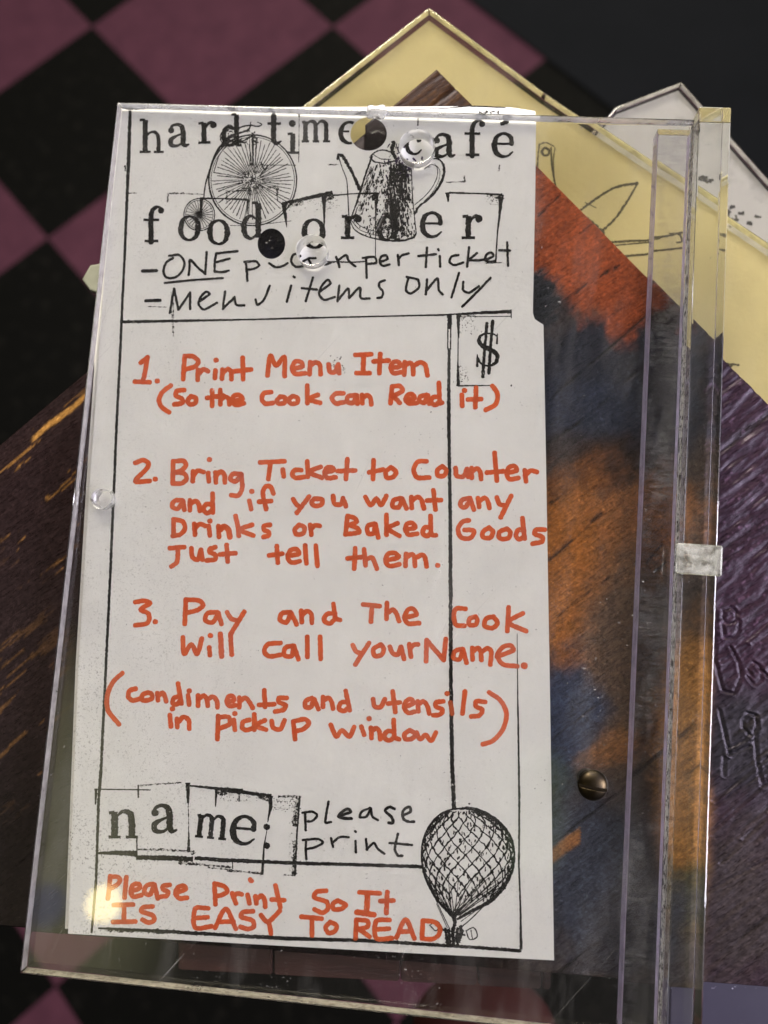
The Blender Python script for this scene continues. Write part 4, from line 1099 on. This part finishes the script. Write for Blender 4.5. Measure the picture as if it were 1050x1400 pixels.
zi = -0.00016
LINES = [500, 541, 640, 683, 716, 752, 833, 879, 944, 982, 1209, 1254]      # heights of the twelve written lines at their left ends
marker = [Ink(zi) for _ in LINES]
for x0, y0, s, data in ORANGE:
    for st in data.replace('\n', ' ').split(';'):
        if not st.strip(): continue
        q = [tuple(map(float, p.split(','))) for p in st.strip().lstrip('*').split(':')[-1].split()]
        mx = x0 + np.mean([p[0] for p in q]) / s; my = y0 + np.mean([p[1] for p in q]) / s - 0.04 * (x0 + np.mean([p[0] for p in q]) / s - 190)
        marker[int(np.argmin([abs(my - l) for l in LINES]))].text((x0, y0, s, st), 6.7)
for m_ in marker: m_.build('handwritten_line', MARKER, ticket)
ik = Ink(zi + .00003)
for b in BLACK_PEN: ik.text(b, 3.5, .1)
ik.build('pen_writing', PEN, ticket)
ik = Ink(zi + .00001); stamped(ik); ik.build('stamped_lettering', STAMP, ticket)
ik = Ink(zi - .00002)
ik2 = Ink(zi - .00003)
for pts, w, worn in RULES: (ik2 if worn else ik).stroke(pts, w, .14 if not worn else .3, smooth=False, cap=False)
ik.build('ruled_lines', STAMP, ticket)
speckle(ik2, 90, (372, 1088, 412, 1110)); speckle(ik2, 60, (395, 1100, 408, 1195)); speckle(ik2, 70, (297, 1082, 366, 1096)); speckle(ik2, 50, (627, 432, 650, 456))
speckle(ik2, 40, (627, 500, 640, 527)); speckle(ik2, 60, (388, 268, 450, 290), (.5, 1.2)); speckle(ik2, 50, (664, 266, 686, 280)); speckle(ik2, 40, (445, 265, 462, 285))
speckle(ik2, 60, (140, 470, 740, 1290), (.5, 1.1)); speckle(ik2, 25, (449, 486, 472, 510), (.8, 2.2))
ik2.build('stamp_edges', WORN, ticket)
ik = Ink(zi - .00001); bicycle(ik); ik.build('bicycle_drawing', PEN, ticket)
ik = Ink(zi - .00001); coffee_pot(ik); ik.build('coffee_pot_drawing', PEN, ticket)
ik = Ink(zi - .00003)
for _ in range(70):
    x, y = rng.normal(548, 9), rng.normal(222, 12)
    ik.stroke([(x, y), (x + rng.normal(0, 3), y + rng.uniform(2, 7))], rng.uniform(.8, 2.6), .3)
ik.build('ink_stain', ink_mat('violet_black_ink', (0.03, 0.018, 0.05), .4), ticket)
ik = Ink(zi - .00001); balloon(ik); ik.build('balloon_drawing', PEN, ticket)
ik = Ink(zi + .00002); dollar(ik); ik.build('dollar_sign', STAMP, ticket)

# ------------------------------------------------------------------ the clear front sheet with its drilled holes
HX, HY = 0.075, 0.110273
def ring(px, py, rpx, z=T):
    c_ = at(px, py, z, False); e_ = at(px + rpx, py, z, False)
    return circle(c_[0], c_[1], float(np.linalg.norm(e_ - c_)), 64)
sheet_holes = [ring(570, 199, 23.5), ring(426, 341, 20.5), ring(138, 681, 13), ring(810, 1072, 9)]
rectp = [(-HX, -HY), (HX, -HY), (HX, HY), (-HX, HY)]
plate = link('acrylic_sheet', prism('acrylic_sheet', rectp, 0.0, T, 0.0004, sheet_holes), ACRYLIC)
ROUGH = frosted('drilled_plastic', (0.96, 0.96, 0.96), .30)
plate.data.materials.append(ROUGH)
for p in plate.data.polygons:
    if abs(p.normal.z) < .95 and abs(p.center.x) < HX - .002 and abs(p.center.y) < HY - .002: p.material_index = 1
tag(plate, 'large clear plastic front sheet with drilled holes over the white order ticket', 'plastic sheet', 'clear plastic sheets')
sx = (at(903, 165, 0, True)[0] + at(845, 1397, 0, True)[0]) / 2
spacer = link('spacer_strip', bm_mesh('spacer_strip', box_bm(sx, HX - .0001, -HY, HY - .001, WZ + .0003, -0.00008, .0002)), glue_mat(), plate)

# matt sawn edge and drilled rims; edge strips hold glints as colour, bottom dusty
def matt(name, colour, mixv, dark=0.0):
    t = NT(name)
    g = t.node('ShaderNodeBsdfTransparent'); dif = t.node('ShaderNodeBsdfDiffuse'); trl = t.node('ShaderNodeBsdfTranslucent'); both = t.node('ShaderNodeAddShader')
    cc_ = t.mix(t.math('MULTIPLY', t.ramp(t.noise(650, 4, .65), .50, .56), dark), tuple(.5 * v for v in colour), (0.02, 0.018, 0.016))
    t.l.new(cc_, dif.inputs['Color']); t.l.new(cc_, trl.inputs['Color']); t.l.new(dif.outputs[0], both.inputs[0]); t.l.new(trl.outputs[0], both.inputs[1])
    m = t.node('ShaderNodeMixShader')
    t.l.new(t.ramp(t.noise(240, 3, .6), .3, .7, mixv * .6, min(1, mixv * 1.3)), m.inputs[0])
    t.l.new(g.outputs[0], m.inputs[1]); t.l.new(both.outputs[0], m.inputs[2]); t.l.new(m.outputs[0], t.out.inputs['Surface'])
    return t.m


def sheet_strip(name, x0, y0, x1, y1, z0, z1, mat, parent):
    e = .0004
    return link(name, mesh_from(name, [(x0, y0, z0), (x1, y1, z0), (x1, y1, z1), (x0, y0, z1)], [(0, 1, 2, 3)]), mat, parent)


LILAC_GLINT = matt('lilac_edge_glint', (0.90, 0.80, 1.0), 1.0); PALE = matt('matt_pale_edge', (0.78, 0.72, 0.56), .55, .35); SAWN = matt('sawn_edge', (0.62, 0.60, 0.58), .85, .95)  # the lilac is window light put into the strip colour
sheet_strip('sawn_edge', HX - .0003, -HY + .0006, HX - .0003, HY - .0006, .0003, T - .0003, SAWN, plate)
sheet_strip('cut_edge_glint', -HX + .0003, -HY + .0006, -HX + .0003, HY - .0006, .0003, T - .0003, matt('left_edge_glint', (0.78, 0.74, 0.80), .5), plate)  # lilac glint down the left edge, painted as colour
sheet_strip('cut_edge_glint', -HX + .0006, -HY + .0003, HX - .0006, -HY + .0003, .0003, T - .0003, PALE, plate)
sheet_strip('cut_edge_glint', -HX + .0006, HY - .0003, HX - .0006, HY - .0003, .0003, T - .0003, matt('top_edge_glint', (0.72, 0.74, 0.85), .35), plate)  # bluish line of light along the top, put into the colour
sheet_strip('edge_glint', HX - .0004, -HY + .001, HX - .0004, HY - .002, WZ + .0008, -.0004, LILAC_GLINT, plate)  # bright lilac window reflection, painted on an embedded strip
sheet_strip('spacer_glint', sx + .0003, -HY + .001, sx + .0003, HY - .002, WZ + .0006, -.0003, LILAC_GLINT, plate)  # same painted window glint along the spacer's left side
for hp, wd in ((sheet_holes[0], .5), (sheet_holes[1], .5), (sheet_holes[2], .4)):
    cx_ = sum(p[0] for p in hp) / 64; cy_ = sum(p[1] for p in hp) / 64
    q = [(cx_ + (p[0] - cx_) * 1.03, cy_ + (p[1] - cy_) * 1.03) for p in hp]
    vv = [(x, y, .0004) for x, y in q] + [(x, y, T - .0006) for x, y in q]
    link('drilled_rim', mesh_from('drilled_rim', vv, [(k, (k + 1) % 64, 64 + (k + 1) % 64, 64 + k) for k in range(64)], True), matt('matt_rim', (0.78, 0.77, 0.78), wd * .5), plate)
spacer['label'] = 'clear strip glued under the right edge, with feathery glue marks'

BEDGE = matt('yellow_edge_glint', (0.92, 0.86, 0.58), .8)  # yellowish glint of the page edge put into the colour
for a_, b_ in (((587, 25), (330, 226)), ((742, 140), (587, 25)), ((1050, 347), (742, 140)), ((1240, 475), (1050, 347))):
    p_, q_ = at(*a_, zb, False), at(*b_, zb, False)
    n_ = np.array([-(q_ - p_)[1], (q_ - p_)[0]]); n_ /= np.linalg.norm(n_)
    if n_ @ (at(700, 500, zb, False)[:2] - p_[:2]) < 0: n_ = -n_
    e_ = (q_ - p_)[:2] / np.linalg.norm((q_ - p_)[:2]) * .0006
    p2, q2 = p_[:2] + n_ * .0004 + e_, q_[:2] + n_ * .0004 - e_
    sheet_strip('cut_edge_glint', p2[0], p2[1], q2[0], q2[1], zb + .0005, zb + .0045, BEDGE, b_sheet)

CEDGE = matt('grey_edge_glint', (0.80, 0.76, 0.72), .7)  # bright edge glint of the back sheet, painted as colour
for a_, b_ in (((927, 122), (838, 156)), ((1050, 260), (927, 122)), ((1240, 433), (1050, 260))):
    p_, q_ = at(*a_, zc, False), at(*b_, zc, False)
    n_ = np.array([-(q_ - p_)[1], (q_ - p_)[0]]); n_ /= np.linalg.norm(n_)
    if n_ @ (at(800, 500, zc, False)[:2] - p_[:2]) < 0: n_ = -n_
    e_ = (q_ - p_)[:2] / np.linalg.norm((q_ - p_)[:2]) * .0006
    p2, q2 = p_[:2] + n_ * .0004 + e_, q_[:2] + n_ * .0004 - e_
    sheet_strip('cut_edge_glint', p2[0], p2[1], q2[0], q2[1], zc + .0005, zc + .0036, CEDGE, c_sheet)

# ------------------------------------------------------------------ clear bar beside it, and the little clip
bx0, bx1 = HX + 0.0004, at(980, 780, 0.007, False)[0]
by1 = at(975, 146, 0.007, False)[1]
bar = link('acrylic_bar', bm_mesh('acrylic_bar', box_bm(bx0, bx1, -0.15, by1, WZ + .0006, 0.007, .00035)), ACRYLIC_BAR)
tag(bar, 'long square clear plastic bar standing along the right edge of the front sheet', 'plastic bar')
k0 = at(926, 742, .0085, False); k1 = at(987, 788, .0085, False)
clip = link('plastic_clip', bm_mesh('plastic_clip', box_bm(k0[0], k1[0], k1[1], k0[1], .0071, .0088, .0005)), frosted('frosted_plastic', (0.95, 0.96, 0.9), .25))
tag(clip, 'short cloudy plastic clip lying across the clear bar', 'plastic clip')

# ------------------------------------------------------------------ brass slotted screw
t = NT('dark_brass'); n_ = t.noise(300, 4, .6)
t.set(Base_Color=t.mix(t.ramp(n_, .35, .7), (0.052, 0.038, 0.020), (0.022, 0.018, 0.015)), Metallic=1.0, Roughness=t.ramp(n_, .3, .7, .26, .5))
BRASS = t.m
sc0 = at(810, 1073, T, False)
rh = float(np.linalg.norm(at(831, 1073, T, False) - sc0))
root = bpy.data.objects.new('brass_screw', None); COL.objects.link(root); root.location = (sc0[0], sc0[1], T)
tag(root, 'dark brass slotted screw driven through the clear sheet at lower right', 'screw')
bm = bmesh.new()
N, R = 64, 14
prof = [(0.0, rh * .62)] + [(rh * math.sin(a), rh * .10 + rh * .52 * math.cos(a) ** .9 if math.cos(a) > 0 else rh * .10) for a in np.linspace(.06, math.pi / 2, R)] + [(rh * .97, 0.00005), (0, 0.00005)]
rings = []
for r, z in prof:
    rings.append([bm.verts.new((r * math.cos(2 * math.pi * k / N), r * math.sin(2 * math.pi * k / N), z)) for k in range(N)] if r > 0 else [bm.verts.new((0, 0, z))])
for a, b in zip(rings[:-1], rings[1:]):
    for k in range(N):
        f = [a[k % len(a)], b[k % len(b)], b[(k + 1) % len(b)], a[(k + 1) % len(a)]]
        f = list(dict.fromkeys(f))
        bm.faces.new(f)
bmesh.ops.recalc_face_normals(bm, faces=bm.faces)
me = bm_mesh('screw_head', bm)
head = link('screw_head', me, BRASS, root)
cut = link('slot_cutter', bm_mesh('slot_cutter', box_bm(-rh * 1.2, rh * 1.2, -rh * .11, rh * .11, rh * .30, rh)), None)
cut.rotation_euler = (0, 0, math.radians(-6)); cut.location = (sc0[0], sc0[1] - rh * .12, T)
bo = head.modifiers.new('slot', 'BOOLEAN'); bo.object = cut; bo.solver = 'EXACT'
bpy.context.view_layer.update()
dg = bpy.context.evaluated_depsgraph_get()
me2 = bpy.data.meshes.new_from_object(head.evaluated_get(dg))
head.modifiers.clear(); head.data = me2; me2.name = 'screw_head'
bpy.data.objects.remove(cut)
me2.polygons.foreach_set('use_smooth', [abs(p.normal.z) < .995 and abs(p.normal.z) > .12 for p in me2.polygons])
bm = bmesh.new()
bmesh.ops.create_cone(bm, cap_ends=True, segments=32, radius1=rh * .36, radius2=rh * .36, depth=T - WZ + .002)
for v in bm.verts: v.co.z += -(T - WZ + .002) / 2
bc = bmesh.new()
bmesh.ops.create_cone(bc, cap_ends=True, segments=40, radius1=rh * .66, radius2=rh * .62, depth=-WZ - .0008)
for v in bc.verts: v.co.z += -T + (WZ - .0004) / 2
link('screw_collar', bm_mesh('screw_collar', bc, True), BRASS, root)
gd = at(515, 155, T, False)
bg_ = bmesh.new(); bmesh.ops.create_icosphere(bg_, subdivisions=4, radius=1)
for v in bg_.verts:
    k_ = 1 + .22 * math.sin(5 * v.co.x + 2) * math.cos(4 * v.co.y)
    v.co = (gd[0] + v.co.x * .0027 * k_, gd[1] + v.co.y * .0020 * k_, T + .0006 + v.co.z * .00055)
link('glue_drop', bm_mesh('glue_drop', bg_, True), frosted('milky_glue', (0.95, 0.95, 0.97), .15), plate)
link('screw_shank', bm_mesh('screw_shank', bm, True), BRASS, root)

for o in list(COL.objects):
    if o.type == 'MESH' and o.get('kind') == 'structure' and 'category' in o: del o['category']
